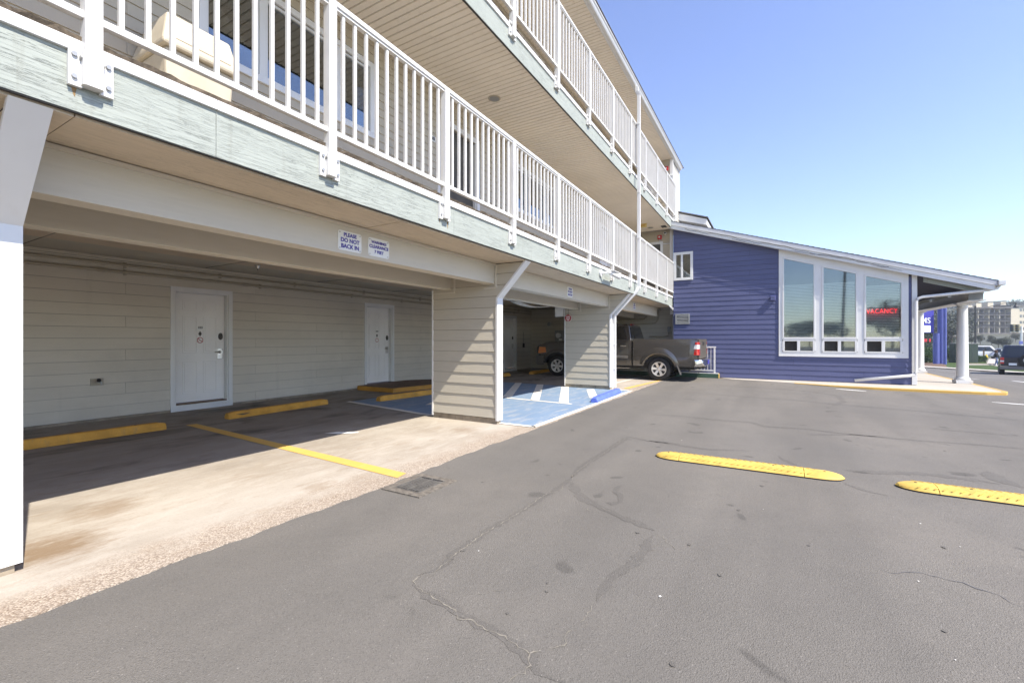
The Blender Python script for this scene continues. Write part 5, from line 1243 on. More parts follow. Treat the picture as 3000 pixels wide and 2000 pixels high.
# trim
for s in (-1, 1):
    e = lambda z: TX+s*(TW-xin(z))
    m = MB(); m.bar([(e(.75)+s*.006,4.17,.75),(e(.75)+s*.006,6.05,.75)], .018, .085); m.build("side_moulding", "trim_grey", truck, bevel=.004)
    m = MB(); m.bar([(e(.78)+s*.018,4.18,.782),(e(.78)+s*.018,6.04,.782)], .006, .010); m.bar([(e(.73)+s*.018,4.18,.728),(e(.73)+s*.018,6.04,.728)], .006, .010); m.build("moulding_strip", "chrome", truck)
    m = MB()
    for y in (4.20, 5.12): m.bar([(e(1.11)+s*.035,y+.02,1.115),(e(1.11)+s*.045,y+.11,1.12),(e(1.11)+s*.035,y+.2,1.115)], .028, .034)
    m.build("door_handle", "chrome", truck, bevel=.006)
    m = MB(); zz = [.47,.55,.62,.7,.8,.9,1.0,1.1,1.2,1.29]
    for yb in (lambda z: 4.20-.07*max(0,(z-.75)/.5), lambda z: 5.06): m.tube([(e(z)+s*.0005, yb(z), z) for z in zz], .004, 5)
    m.tube([(e(.95)+s*.0005,3.80,.82),(e(.95)+s*.0005,3.80,.96),(e(.95)+s*.0005,3.95,.96),(e(.82)+s*.0005,3.95,.82),(e(.82)+s*.0005,3.80,.82)], .003, 4)
    m.build("door_seam", "black_plastic", truck)
    MB().box(min(e(.4)-s*.02,e(.4)+s*.08), max(e(.4)-s*.02,e(.4)+s*.08), 4.1, 6.1, .375, .405).build("side_step", "chrome", truck, bevel=.01)
    # tail light
    l = MB(); x1_, x0_ = TX+s*(TW-.045), TX+s*(TW-.16)
    for (z0, z1, mi) in ((.845,1.03,0),(1.032,1.165,1),(1.167,1.245,0)):
        l.cur = mi; q0, q1 = sorted((x0_, x1_+s*.03)); zz = .012 if z1 > 1.2 else 0
        l.add([(x0_,1.955,z0),(x1_,1.965,z0),(x1_+s*.038,2.03,z0),(x1_+s*.034,2.12-zz*3,z0),(x0_,2.12,z0),(x0_,1.955,z1),(x1_,1.965,z1),(x1_+s*.032,2.03,z1),(x1_+s*.026,2.09-zz*2,z1),(x0_,2.12,z1)], [(4,3,2,1,0),(5,6,7,8,9),(0,1,6,5),(1,2,7,6),(2,3,8,7),(3,4,9,8),(4,0,5,9)])
    l.build("tail_light", ["lamp_red", "lamp_clear"], truck)
    # mud flap
    x0_, x1_ = sorted((TX+s*(TW-.22), TX+s*(TW+.0))); MB().add([(x0_,2.66,.62),(x1_,2.66,.62),(x1_,2.63,.62),(x0_,2.63,.62),(x0_,2.52,.22),(x1_,2.52,.22),(x1_,2.495,.22),(x0_,2.495,.22)],[(0,1,2,3),(7,6,5,4),(0,4,5,1),(1,5,6,2),(2,6,7,3),(3,7,4,0)]).build("mud_flap", "trim_grey", truck)
    m = MB(); x0_, x1_ = sorted((TX+s*.93, TX+s*1.17)); m.box(x0_,x1_,5.78,5.88,1.28,1.50); m.build("mirror", "truck_paint", truck, bevel=.02)
rb = MB(); xs = [-.99,-.97,-.75,-.3,.3,.75,.97,.99]; ye = [2.08,1.90,1.84,1.81,1.81,1.84,1.90,2.08]; vs = []
for z, o_ in ((.49,.03),(.53,0),(.66,0),(.70,.02),(.705,.15)):
    for x, y in zip(xs, ye): vs.append((TX+x, y+o_, z))
rb.add(vs, [(i*8+j, i*8+j+1, (i+1)*8+j+1, (i+1)*8+j) for i in range(4) for j in range(7)]); rb.build("rear_bumper", "chrome", truck, smooth=True)
MB().box(TX-.16,TX+.16,1.80,1.808,.54,.68).build("plate", "sign_blue", truck); u = MB(); u.cyl((TX+.3,1.95,.42),(TX+.3,2.4,.42),.035,10); u.box(TX-.3,TX+.3,1.9,2.1,.40,.5); u.build("tow_bar", "iron", truck)

# ---------------------------------------------------------------- generic parked cars
def car(name, label, base, yaw, m, L=4.5, W=1.8, H=1.75, belt=1.0, nose=1.0, suv=True, spare=False, group=None):
    t = thing(name, label, "car", base, group); M = Matrix.Translation(base) @ Matrix.Rotation(yaw-math.pi/2, 4, 'Z')
    b = MB(M); hw = W/2; sec = [(-L/2, .30, belt*.98, .93), (-L/2+.12, .24, belt, .99), (L/2-nose-.1, .24, belt, 1.0), (L/2-nose*.9, .24, belt*.97, 1.0), (L/2-.25, .26, belt*.86, .97), (L/2, .36, belt*.70, .84)]
    vs = []; q = 10
    for (y, z0, z1, s) in sec:
        for (x, zf) in ((-1,.12),(-1.0,.5),(-.97,.85),(-.90,1.0),(-.3,1.02),(.3,1.02),(.90,1.0),(.97,.85),(1.0,.5),(1,.12)): vs.append((x*hw*s, y, z0+(z1-z0)*zf))
    fs = [(i*q+j, (i+1)*q+j, (i+1)*q+(j+1) % q, i*q+(j+1) % q) for i in range(len(sec)-1) for j in range(q)] + [tuple(range(q)), tuple(range((len(sec)-1)*q, len(sec)*q))[::-1]]
    b.add(vs, fs); b.build("body", m, t, smooth=False, bevel=.03)
    r0 = -L/2+(.10 if suv else .7); r1 = L/2-nose-.05
    g = MB(M); lo = [(-hw*.94,r0),(hw*.94,r0),(hw*.94,r1),(-hw*.94,r1)]; hi = [(-hw*.78,r0+(.16 if suv else .4)),(hw*.78,r0+(.16 if suv else .4)),(hw*.78,r1-.6),(-hw*.78,r1-.6)]
    g.add([(x,y,belt) for x,y in lo]+[(x,y,H) for x,y in hi], [(0,1,5,4),(1,2,6,5),(2,3,7,6),(3,0,4,7),(4,5,6,7)]); g.build("cabin", m, t, bevel=.05)
    def lerp(a, b_, f): return tuple(a[i]+(b_[i]-a[i])*f for i in range(len(a)))
    LO = [(x,y,belt) for x,y in lo]; HI = [(x,y,H) for x,y in hi]
    for i in range(4):
        j = (i+1) % 4; A = [lerp(lerp(LO[i],LO[j],.08),lerp(HI[i],HI[j],.08),.08), lerp(lerp(LO[i],LO[j],.92),lerp(HI[i],HI[j],.92),.08), lerp(lerp(LO[i],LO[j],.90),lerp(HI[i],HI[j],.90),.86), lerp(lerp(LO[i],LO[j],.10),lerp(HI[i],HI[j],.10),.86)]
        c = Vector((0,0,1.2)); P_ = [Vector(p) for p in A]; nr = (P_[1]-P_[0]).cross(P_[3]-P_[0]).normalized(); nr = nr if nr.dot(P_[0]-c) > 0 else -nr
        MB(M).add([p+nr*.006 for p in P_]+[p+nr*.016 for p in P_], [(0,1,2,3),(7,6,5,4),(0,4,5,1),(1,5,6,2),(2,6,7,3),(3,7,4,0)]).build("window", "tinted_glass", t)
    for s in (-1, 1):
        for y in (-L/2+.85, L/2-.85): wheel(s*(hw-.11), y, .345, s, t, .345, .20, .24, 5, True, M)
        x0_, x1_ = sorted((s*hw*.80, s*hw*.97))
        MB(M).box(x0_,x1_,-L/2-.012,-L/2+.10,belt*.62,belt*.95).build("tail_light", "lamp_red", t, bevel=.01)
        MB(M).box(x0_,x1_,-L/2-.015,-L/2-.012,belt*.72,belt*.80).build("reverse_light", "lamp_clear", t)
        x0_, x1_ = sorted((s*hw*.5, s*hw*.80)); MB(M).box(x0_,x1_,L/2-.05,L/2+.015,belt*.52,belt*.66).build("headlight", "lamp_clear", t, bevel=.01)
    MB(M).box(-hw*.98,hw*.98,-L/2-.09,-L/2+.1,.36,.56).build("rear_bumper", "trim_grey" if spare else m, t, bevel=.03)
    MB(M).box(-hw*.6 if spare else -.16, -hw*.6+.32 if spare else .16, -L/2-.10,-L/2-.091,.60 if not spare else .62,.72 if not spare else .75).build("plate", "sign_white", t)
    if spare:
        c_ = MB(M); c_.lathe((0.18,-L/2-.13,.93),[(.20,.10),(.33,.11),(.355,.07),(.36,0),(.355,-.07),(.32,-.1),(.20,-.09)],'Y',28); S_ = c_.build("spare_wheel", "rubber", t, smooth=True)
        MB(M).lathe((0.18,-L/2-.20,.93),[(.20,0),(.19,-.03),(.17,-.01)],'Y',24).build("rim", "alloy", S_)
        k = MB(M)
        for i in range(6): a = i*math.pi/3; k.bar([(0.18+.03*math.cos(a),-L/2-.225,.93+.03*math.sin(a)),(0.18+.18*math.cos(a),-L/2-.225,.93+.18*math.sin(a))], .055, .02, up=(0,1,0))
        k.build("spokes", "alloy", S_)
    return t

# ---------------------------------------------------------------- street side
def gz(px, py): x, y = gpt(px, py); return Vector((x, y, zg(x, y)))
def dist(v): return (v-CAM).dot(F_)
def mpp(v): return dist(v)/1310.0                       # metres per photo pixel at that distance
def W(px, d, z=0.0): q = CAM + (F_ + R_*((px-1500)/1310.0))*d; return Vector((q.x, q.y, z))
def zpix(py, d): return CAM.z + (994-py)/1310.0*d
def patch(name, pts, m, dz, kind='structure'):
    P_ = [gz(*p) for p in pts]; MB().add([(p.x, p.y, p.z+dz) for p in P_]+[(p.x, p.y, p.z-.1) for p in P_], [tuple(range(len(P_)))]+[(i,(i+1) % len(P_),len(P_)+(i+1) % len(P_),len(P_)+i) for i in range(len(P_))]).build(name, m, kind=kind)
far = [(2400,1046),(2680,1046),(2800,1046),(2960,1046),(3200,1046),(3700,1046)]
near = [(3700,1120),(3200,1098),(2960,1088),(2860,1083),(2800,1080),(2700,1073),(2550,1066),(2400,1060)]
def strip(name, near_, far_, m, dz):
    """ground sheet between two photo-lines, following the slope"""
    mb = MB(); n_ = 16; vs = []
    for a, b in zip(near_, far_):
        A = gz(*a); B = gz(*b)
        for i in range(n_+1): q = A.lerp(B, i/n_); vs.append((q.x, q.y, zg(q.x, q.y)+dz))
    mb.add(vs, [(i*(n_+1)+j, (i+1)*(n_+1)+j, (i+1)*(n_+1)+j+1, i*(n_+1)+j+1) for i in range(len(near_)-1) for j in range(n_)])
    return mb.build(name, m, kind='structure')
xs_ = [2450,2600,2700,2760,2820,2880,2940,3000,3200,3600]
kerb_y = lambda x: 1073+(x-2700)*.062
strip("lawn", [(x, kerb_y(x)) for x in xs_], [(x, 1044) for x in xs_], "lawn", .05)
strip("kerb", [(x, kerb_y(x)+3.2) for x in xs_], [(x, kerb_y(x)-.2) for x in xs_], "walk_concrete", .062)
strip("pavement", [(2893,1067),(2915,1073),(2945,1079)], [(2880,1048),(2905,1048),(2945,1048)], "walk_concrete", .066)
strip("planting_bed", [(2690,1072.5),(2740,1075),(2775,1077.5)], [(2690,1061),(2740,1061),(2768,1063)], "soil", .066)
strip("lawn", [(x, 1038) for x in xs_], [(x, 1031) for x in xs_], "lawn", .05)
# leafy crowns
def leaf_mesh(name, m, blobs, n_, size, seed):
    rnd = random.Random(seed); vs = []; fs = []
    tot = sum(b[3]*b[4]*b[5] for b in blobs)
    for (bx, by, bz, rx, ry, rz_) in blobs:
        k = int(n_*rx*ry*rz_/tot)+6
        for _ in range(k):
            while True:
                u = Vector((rnd.uniform(-1,1), rnd.uniform(-1,1), rnd.uniform(-1,1)))
                if .25 < u.length < 1: break
            u = u.normalized()*(.55+.45*rnd.random()**.5)*(1+.12*rnd.uniform(-1,1))
            c = Vector((bx+u.x*rx, by+u.y*ry, bz+u.z*rz_)); s = size*rnd.uniform(.6,1.3)
            a = Vector((rnd.uniform(-1,1), rnd.uniform(-1,1), rnd.uniform(-.6,.6))).normalized(); b = a.cross(Vector((rnd.uniform(-1,1), rnd.uniform(-1,1), rnd.uniform(-1,1)))).normalized()
            i = len(vs); vs += [c-a*s, c-b*s*.55, c+a*s, c+b*s*.55]; fs.append((i,i+1,i+2,i+3))
    mb = MB(); mb.add(vs, fs); return mb.mesh(name, m, recalc=False)
def broad_blobs(seed):
    r = random.Random(seed); out = []
    for i in range(13):
        a = r.uniform(0, 6.28); q = r.uniform(.05,.34); z = r.uniform(.40,.88); s = r.uniform(.12,.2)*(1.15-.5*abs(z-.6)); out.append((q*math.cos(a), q*math.sin(a), z, s, s, s*.8))
    return out
def conif_blobs(seed):
    r = random.Random(seed); out = []
    for i in range(16):
        z = .16+.82*i/16; s = .20*(1-.86*(i/16)); a = r.uniform(0,6.28); out.append((.05*math.cos(a)*(1-i/16), .05*math.sin(a)*(1-i/16), z, s*r.uniform(.8,1.15), s*r.uniform(.8,1.15), .05))
    return out
CROWN = {"broad": [leaf_mesh("crown", "leaf_far", broad_blobs(i), 2600, .026, i) for i in (1,2,3)], "conif": [leaf_mesh("crown", "leaf_dark", conif_blobs(i), 2200, .024, i) for i in (4,5)]}
tr = MB(); tr.cyl((0,0,-.02),(0,0,.5),.024,8,.014); 
for i in range(5): a = i*1.3; tr.cyl((0,0,.3+.05*i),(.2*math.cos(a),.2*math.sin(a),.5+.06*i),.010,6,.004)
TRUNK = {"broad": tr.mesh("trunk", "bark")}; tr = MB(); tr.cyl((0,0,-.02),(0,0,.95),.018,8,.003); TRUNK["conif"] = tr.mesh("trunk", "bark")
def tree(kind, base, H, label, wid=1.0, group=None, i=0):
    t = thing({"broad": "broadleaf_tree", "conif": "conifer_tree"}[kind], label, "tree", base, group)
    ms = CROWN[kind]; rz_ = random.uniform(0, 6.28)
    obj("trunk", TRUNK[kind], t, loc=base, rot=(0,0,rz_), scale=(H,H,H)); obj("crown", ms[i % len(ms)], t, loc=base, rot=(0,0,rz_), scale=(H*wid,H*wid,H))
SHRUB = [leaf_mesh("foliage", "leaf_hedge", [(random.Random(s).uniform(-.3,.3)+.25*math.cos(k*1.1), .25*math.sin(k*1.1), .35+.25*random.Random(s*9+k).random(), .32, .32, .34) for k in range(6)], 1500, .05, s) for s in (21,22)]
STEM = MB()
for i in range(6): STEM.cyl((0,0,-.03),(.35*math.cos(i*1.05),.35*math.sin(i*1.05),.55),.018,6,.008)
STEM = STEM.mesh("stem", "bark")
def shrub(base, s, h, label, i=0, group=None):
    t = thing("shrub", label, "shrub", base, group); obj("foliage", SHRUB[i % 2], t, loc=base, rot=(0,0,i*1.7), scale=(s,s,h)); obj("stem", STEM, t, loc=base, scale=(s,s,h))

# hillside behind the street
mb = MB(); ds_ = [78,95,115,140,170,200,206,240,300,380,520]; hz = [-1.48,-1.2,-.6,.4,1.6,3.2,4.0,6.5,11,17,26]; pxs = list(range(1900,4300,100)); vs = []
for d, z in zip(ds_, hz):
    for px in pxs: q = W(px, d); vs.append((q.x, q.y, z + (jit(.04*(z+2)) if d > 90 else 0) + (.9*math.sin(px*.006+d*.03) if d > 230 else 0)))
n_ = len(pxs); mb.add(vs, [(i*n_+j, (i+1)*n_+j, (i+1)*n_+j+1, i*n_+j+1) for i in range(len(ds_)-1) for j in range(n_-1)])
mb.build("hillside", "hill_green", kind='structure', smooth=True)

# motel sign on blue pipes
B0 = gz(2757, 1067); d0 = dist(B0); k_ = mpp(B0)
t = thing("sign_pylon", "tall blue motel sign on three thick blue pipes", "sign", B0)
for (xa, xb, yt, yb) in ((2735.5,2750,976,1067),(2749,2764.5,896,1067),(2765,2772.5,898,1077)):
    c = W((xa+xb)/2, d0-(1.2 if yb > 1070 else 0)); r_ = (xb-xa)/2*k_; zb_ = zg(c.x, c.y); MB().cyl((c.x,c.y,zb_),(c.x,c.y,zpix(yt,d0)),r_,20).build("pipe", "pylon_blue", t, smooth=False)
fs_ = Fr(W(2736, d0-.5), R_, -F_)
def spx(px): return (px-2736)*k_
MB().fbox(fs_, spx(2640), spx(2736), -.25, 0, zpix(975,d0), zpix(898,d0)).build("cabinet", "sign_blue", t)
MB().fbox(fs_, spx(2650), spx(2726), 0.001, .03, zpix(973,d0), zpix(954,d0)).build("letter_board", "sign_white", t)
text("MS", 23*k_, fs_.p(spx(2712), .02, zpix(940,d0)), (R(90),0,YAW-R(90)), "sign_white", t, depth=.01, bold=.004)
m = MB()
for (yt, yb) in ((911,911),(905,921),(965,953)): m.cyl(fs_.p(spx(2736),-.1,zpix(yt,d0)), fs_.p(spx(2752),-.3,zpix(yb,d0)), .04, 8)
m.build("strut", "dark_metal", t)
t = thing("roadside_sign", "small red lettered sign beyond the motel hedge", "sign", W(2719, 60, -1.3))
for i, x in enumerate((2707,2713,2724)): c = W(x, 60); MB(Matrix.Translation((c.x,c.y,0)) @ Matrix.Rotation(YAW-R(90),4,'Z')).box(-.11,.11,-.03,.03,zpix(1001,60),zpix(992,60)).build("letter", "red_plastic", t)
c0 = W(2719,60.2); MB(Matrix.Translation((c0.x,c0.y,0)) @ Matrix.Rotation(YAW-R(90),4,'Z')).box(-.9,.9,-.02,.02,zpix(1004,60),zpix(1003,60)).build("rail", "dark_metal", t); MB().cyl((c0.x,c0.y,-1.4),(c0.x,c0.y,zpix(1003,60)),.05,8).build("post", "dark_metal", t)
for i, (x, y, s, h) in enumerate(((2712,1062,1.5,2.2),(2728,1064,1.2,1.9),(2781,1061,1.0,2.2),(2793,1060,.9,1.8))):
    shrub(gz(x,y), s, h, ["leafy dark green shrub in the bed beside the sign pipes", "leafy dark green shrub in the bed beside the sign pipes", "green shrub between the sign pipes and the cabinet", "green shrub between the sign pipes and the cabinet"][i], i, ["shrubs left of the sign pipes", "shrubs left of the sign pipes", "shrubs by the cabinet", "shrubs by the cabinet"][i])
for i, (x, y) in enumerate(((2862,1062),(2873,1061),(2884,1062))): shrub(gz(x,y), .75, 1.0, "low green shrub in front of the yellow hydrant", i, "low shrubs near the hydrant")
# cabinet
B = gz(2823,1063); k_ = mpp(B); d_ = dist(B); t = thing("utility_cabinet", "dark green utility cabinet behind the white porch column", "cabinet", B)
M = Matrix.Translation(B) @ Matrix.Rotation(YAW-R(90),4,'Z'); wd = 65*k_; hh = 58*k_
MB(M).box(-wd/2,wd/2,-.4,.4,0.05,hh-.06).build("body", "green_cabinet", t, bevel=.02); MB(M).box(-wd/2-.03,wd/2+.03,-.43,.43,hh-.06,hh).build("lid", "grey_box", t); MB(M).box(-wd/2-.1,wd/2+.1,-.5,.5,-.1,.05).build("base", "walk_concrete", t)
for s in (-1,0,1): MB(M).box(s*wd*.25-.01,s*wd*.25+.01,-.412,-.401,.15,hh-.1).build("door_seam", "dark_box", t)
B = gz(2868,1071); t = thing("planter_wall", "low pale concrete planter kerb on the verge", "planter", B); M = Matrix.Translation(B) @ Matrix.Rotation(YAW-R(90)-.1,4,'Z'); MB(M).box(-1.3,1.3,-.3,.3,-.15,.22).build("block", "walk_concrete", t, bevel=.02); MB(M).box(-1.26,1.26,-.26,.26,.221,.24).build("fill", "soil", t)
# lamp post with curved arm
B = gz(2857.5,1041); d_ = dist(B); k_ = mpp(B); t = thing("street_lamp", "dark street lamp with a long curved arm", "street lamp", B)
MB().cyl(B,(B.x,B.y,zpix(896,d_)),2.6*k_,10,2.0*k_).build("pole", "dark_metal", t); MB().cyl(B,(B.x,B.y,B.z+.5),4*k_,10).build("base", "dark_metal", t)
arm = []
for i in range(13): u = i/12; px = 2858+(2976-2858)*u; py = 911-(911-886)*math.sin(u*math.pi/2); arm.append(W(px, d_, zpix(py, d_)))
MB().tube(arm, 1.0*k_, 8).build("arm", "dark_metal", t)
E_ = arm[-1]; MB().lathe((E_.x,E_.y,E_.z),[(1.2*k_,.3*k_),(1.6*k_,-3*k_),(2.2*k_,-7*k_),(5*k_,-12*k_),(5.4*k_,-15*k_),(4.6*k_,-15.5*k_)],'Z',16).build("lamp_head", "dark_metal", t)
# hydrant and posts
B = gz(2889.5,1054); t = thing("fire_hydrant", "yellow fire hydrant on the verge", "hydrant", B); s = 17*mpp(B)/.75
h = MB(); h.lathe(B,[(.17*s,0),(.17*s,.04*s),(.115*s,.06*s),(.11*s,.45*s),(.14*s,.47*s),(.14*s,.50*s),(.12*s,.52*s),(.10*s,.60*s),(.05*s,.66*s),(.03*s,.66*s),(.03*s,.75*s)],'Z',18); h.build("barrel", "hydrant_yellow", t, smooth=False)
for e in (R_, -R_, -F_): h = MB(); c = B+Vector((0,0,.36*s)); h.cyl(c+e*.08*s, c+e*.19*s, .06*s, 12); h.build("nozzle", "hydrant_yellow", t)
for (px, yt, yb, mm_, lb) in ((2882,1026,1055,"wood_block","short brown timber post beside the hydrant"),(2892,1022,1044,"galvanised","short grey post behind the hydrant")):
    B = gz(px,yb); t = thing("marker_post", lb, "post", B); hgt = (yb-yt)*mpp(B); MB(Matrix.Translation(B)).box(-.07,.07,-.07,.07,-.05,hgt-.05).build("shaft", mm_, t, bevel=.01); MB(Matrix.Translation(B)).box(-.08,.08,-.08,.08,hgt-.05,hgt).build("cap", mm_, t, bevel=.01)
# signals
d_ = 60; t = thing("traffic_signal", "pair of traffic lights on a white mast across the street", "traffic light", W(2992,d_,-1.5))
c = W(2992,d_); MB().cyl((c.x,c.y,-1.6),(c.x,c.y,zpix(955,d_)),.11,12).build("mast", "white_trim", t); A = W(2960,d_,zpix(972,d_)); MB().cyl(A,W(3060,d_,zpix(972,d_)),.05,8).build("mast_arm", "white_trim", t)
for px in (2966,2979.5):
    c = W(px,d_); M = Matrix.Translation((c.x,c.y,zpix(961,d_))) @ Matrix.Rotation(YAW-R(90),4,'Z'); H_ = MB(M).box(-.20,.20,-.15,.15,-.5,.5).build("signal_head", "dark_box", t, bevel=.02)
    for i, mm_ in enumerate(("grey_box","grey_box","grey_box")): MB(M).cyl((0,-.15,.32-.32*i),(0,-.22,.32-.32*i),.12,14).build("lamp", mm_, H_); MB(M).box(-.14,.14,-.34,-.15,.42-.32*i,.44-.32*i).build("visor", "hydrant_yellow", H_)
t = thing("street_sign", "small blue street sign below the traffic signal mast", "sign", W(2991,59,-1.5)); c = W(2991,59.4); M = Matrix.Translation((c.x,c.y,0)) @ Matrix.Rotation(YAW-R(90),4,'Z'); MB(M).box(-.25,.25,-.02,.02,zpix(1008,59),zpix(999,59)).build("plate", "pylon_blue", t); MB(M).box(-.03,.03,-.02,.02,-1.6,zpix(1008,59)).build("post", "galvanised", t)
# cars
B = gz(2991,1096); car("parked_suv", "dark blue off-road vehicle with a rear spare wheel", B, YAW-math.atan(1.12)+.03, "suv_paint", 4.3, 1.86, 1.78, 1.12, .95, True, True)
B = W(2879,66,-1.47); car("parked_van", "white van parked across the street", B, YAW-math.atan(1.05)-1.25, "car_white", 4.9, 1.95, 1.85, 1.05, 1.1, True)
B = W(2942,64,-1.45); car("parked_car", "silver car parked beyond the two walkers", B, YAW-math.atan(1.1)+2.9, "car_silver", 4.4, 1.8, 1.5, .88, 1.1, False)
B = W(2775,75,-1.47); car("blue_car", "blue car on the street behind the sign pipes", B, YAW-1.9, "pylon_blue", 4.4, 1.8, 1.5, .88, 1.1, False)
# people
def person(base, H, yaw, label, jm, pm, hair, stride):
    t = thing("person", label, "person", base)
    s = H/1.72; J = {'pel':(0,0,.93,.15),'sp':(0,0,1.15,.145),'ch':(0,.0,1.36,.17),'nk':(0,0,1.50,.06),'hd':(0,.02,1.63,.105)}
    pts = []; E2 = []; idx = {}
    def v(n, x, y, z, r): idx[n] = len(pts); pts.append((x*s, y*s, z*s, r*s))
    for n_, (x,y,z,r) in J.items(): v(n_,x,y,z,r)
    for sd, q in (('l',1),('r',-1)):
        a = stride*q
        v('hip'+sd,.10*q,0,.90,.10); v('kn'+sd,.10*q,.5*a+.03,.50,.07); v('an'+sd,.10*q,a,.09,.05); v('to'+sd,.11*q,a+.16,.04,.04)
        v('sh'+sd,.20*q,0,1.41,.075); v('el'+sd,.26*q,-.5*a-.03,1.14,.052); v('wr'+sd,.25*q,-.6*a+.10,.92,.035); v('ha'+sd,.245*q,-.6*a+.13,.83,.038)
    for a, b in (('pel','sp'),('sp','ch'),('ch','nk'),('nk','hd'),('pel','hipl'),('pel','hipr'),('hipl','knl'),('knl','anl'),('anl','tol'),('hipr','knr'),('knr','anr'),('anr','tor'),('ch','shl'),('shl','ell'),('ell','wrl'),('wrl','hal'),('ch','shr'),('shr','elr'),('elr','wrr'),('wrr','har')): E2.append((idx[a], idx[b]))
    me = bpy.data.meshes.new("body"); me.from_pydata([p[:3] for p in pts], E2, []); o = bpy.data.objects.new("tmp", me); col.objects.link(o)
    o.modifiers.new("s", 'SKIN'); sv = me.skin_vertices[0].data
    for i, p in enumerate(pts): sv[i].radius = (p[3], p[3])
    sv[0].use_root = True; mo = o.modifiers.new("b", 'SUBSURF'); mo.levels = 2; mo.render_levels = 2
    bpy.context.view_layer.update(); m2 = bpy.data.meshes.new_from_object(o.evaluated_get(bpy.context.evaluated_depsgraph_get())); bpy.data.objects.remove(o)
    m2.materials.clear()
    for q in (jm, pm, "skin", "black_plastic"): m2.materials.append(MATS[q])
    for p in m2.polygons:
        z = p.center.z/s; x = abs(p.center.x)/s; p.use_smooth = True
        p.material_index = 3 if z < .10 else (2 if z > 1.49 or (x > .17 and z < .90) else (1 if z < .93 else 0))
    obj("body", m2, t, loc=base, rot=(0,0,yaw))
    hm = MB(); hm.lathe((0,0,0),[(.02*s,.15*s),(.09*s,.13*s),(.13*s,.06*s),(.135*s,-.03*s),(.12*s,-.14*s),(.09*s,-.16*s)],'Z',14); ob = hm.build("hair", hair, t, smooth=True); ob.location = base+Vector((-.03*math.cos(yaw+R(90)), -.03*math.sin(yaw+R(90)), 1.63*s)); WM[ob] = Matrix.Translation(ob.location)
B = gz(2919,1072); person(B, 45.5*mpp(B), math.atan2(-F_.y,-F_.x)-R(90)+1.25-.9, "person in a black hooded top and blue jeans walking on the pavement", "jacket", "jeans", "hair_brown", .16)
B = gz(2938,1054); person(B, 31*mpp(B), math.atan2(F_.y,F_.x)-R(90)-.9, "person all in black walking away beyond the first walker", "jacket", "jacket", "jacket", .14)

# hotel on the rise
d_ = 205; k_ = d_/1310.0
fh = Fr(W(2836,d_), R_, -F_); hx = lambda px: (px-2836)*k_; hz_ = lambda py: zpix(py, d_)
t = thing("hotel_building", "long four-storey hotel with dark balconies on the rise", "building", W(2900,d_,3.5))
MB().fbox(fh, hx(2800), hx(2962), -16, -1.6, hz_(976), hz_(903)).build("wall", "hotel_cream", t); MB().fbox(fh, hx(2790), hx(3040), -18, 1.0, hz_(1003), hz_(976)).build("base_wall", "hotel_stone", t)
MB().fbox(fh, hx(2958), hx(3040), -16, .5, hz_(974), hz_(897)).build("wing_wall", "hotel_cream", t)
rp = MB(); rp.fpoly(Fr(W(2836,d_), -F_, R_), [(1.0,hz_(903)),(-16.5,hz_(895)),(-16.5,hz_(893)),(1.0,hz_(900))], hx(2796), hx(2962)); rp.fpoly(Fr(W(2836,d_), -F_, R_), [(1.2,hz_(897)),(-16.5,hz_(888)),(-16.5,hz_(886)),(1.2,hz_(894))], hx(2954), hx(3045)); RF = rp.build("roof", "hotel_grey", t)
for (px, py) in ((2874,890),(2901,884),(2936,882),(2975,880)): MB().fbox(fh, hx(px-8), hx(px+8), -8, -5, hz_(899), hz_(py)).build("chimney", "hotel_cream", RF); MB().fbox(fh, hx(px-9), hx(px+9), -8.2, -4.8, hz_(py), hz_(py-1.5)).build("chimney_cap", "hotel_grey", RF)
rows = [(905,922),(923.5,940),(941.5,958),(959.5,975)]
for ri, (yt, yb) in enumerate(rows):
    MB().fbox(fh, hx(2800), hx(2960), -1.6, .4, hz_(yb+1.2), hz_(yb)).build("floor_slab", "hotel_grey", t)
    if ri < 3:
        rl = MB(); rl.fbox(fh, hx(2800), hx(2960), .25, .33, hz_(yb-7.0), hz_(yb-6.2))
        x = hx(2800)
        while x < hx(2960): rl.fbox(fh, x, x+.10, .27, .31, hz_(yb), hz_(yb-6.5)); x += .24
        rl.build("balcony_rail", "dark_metal", t)
    for i in range(10):
        px = 2806+i*15.6
        wn_ = MB().fbox(fh, hx(px), hx(px+9.5), -1.58, -1.50, hz_(yb), hz_(yt+2.5)).build("window", "hotel_glass", t); MB().fbox(fh, hx(px+.6), hx(px+5), -1.495, -1.47, hz_(yb-.6), hz_(yt+3.2)).build("curtain", "hotel_curtain", wn_)
        MB().fbox(fh, hx(px+11.4), hx(px+13), -1.6, .2, hz_(yb), hz_(yt)).build("party_wall", "hotel_cream" if i % 2 else "hotel_grey", t)
for yt in (904, 922, 940, 958):
    for px in (2984, 2994, 3008, 3018): wn_ = MB().fbox(fh, hx(px), hx(px+7), .501, .54, hz_(yt+8), hz_(yt)).build("window", "hotel_glass", t); MB().fbox(fh, hx(px+3.2), hx(px+3.8), .541, .56, hz_(yt+8), hz_(yt)).build("mullion", "white_trim", wn_)
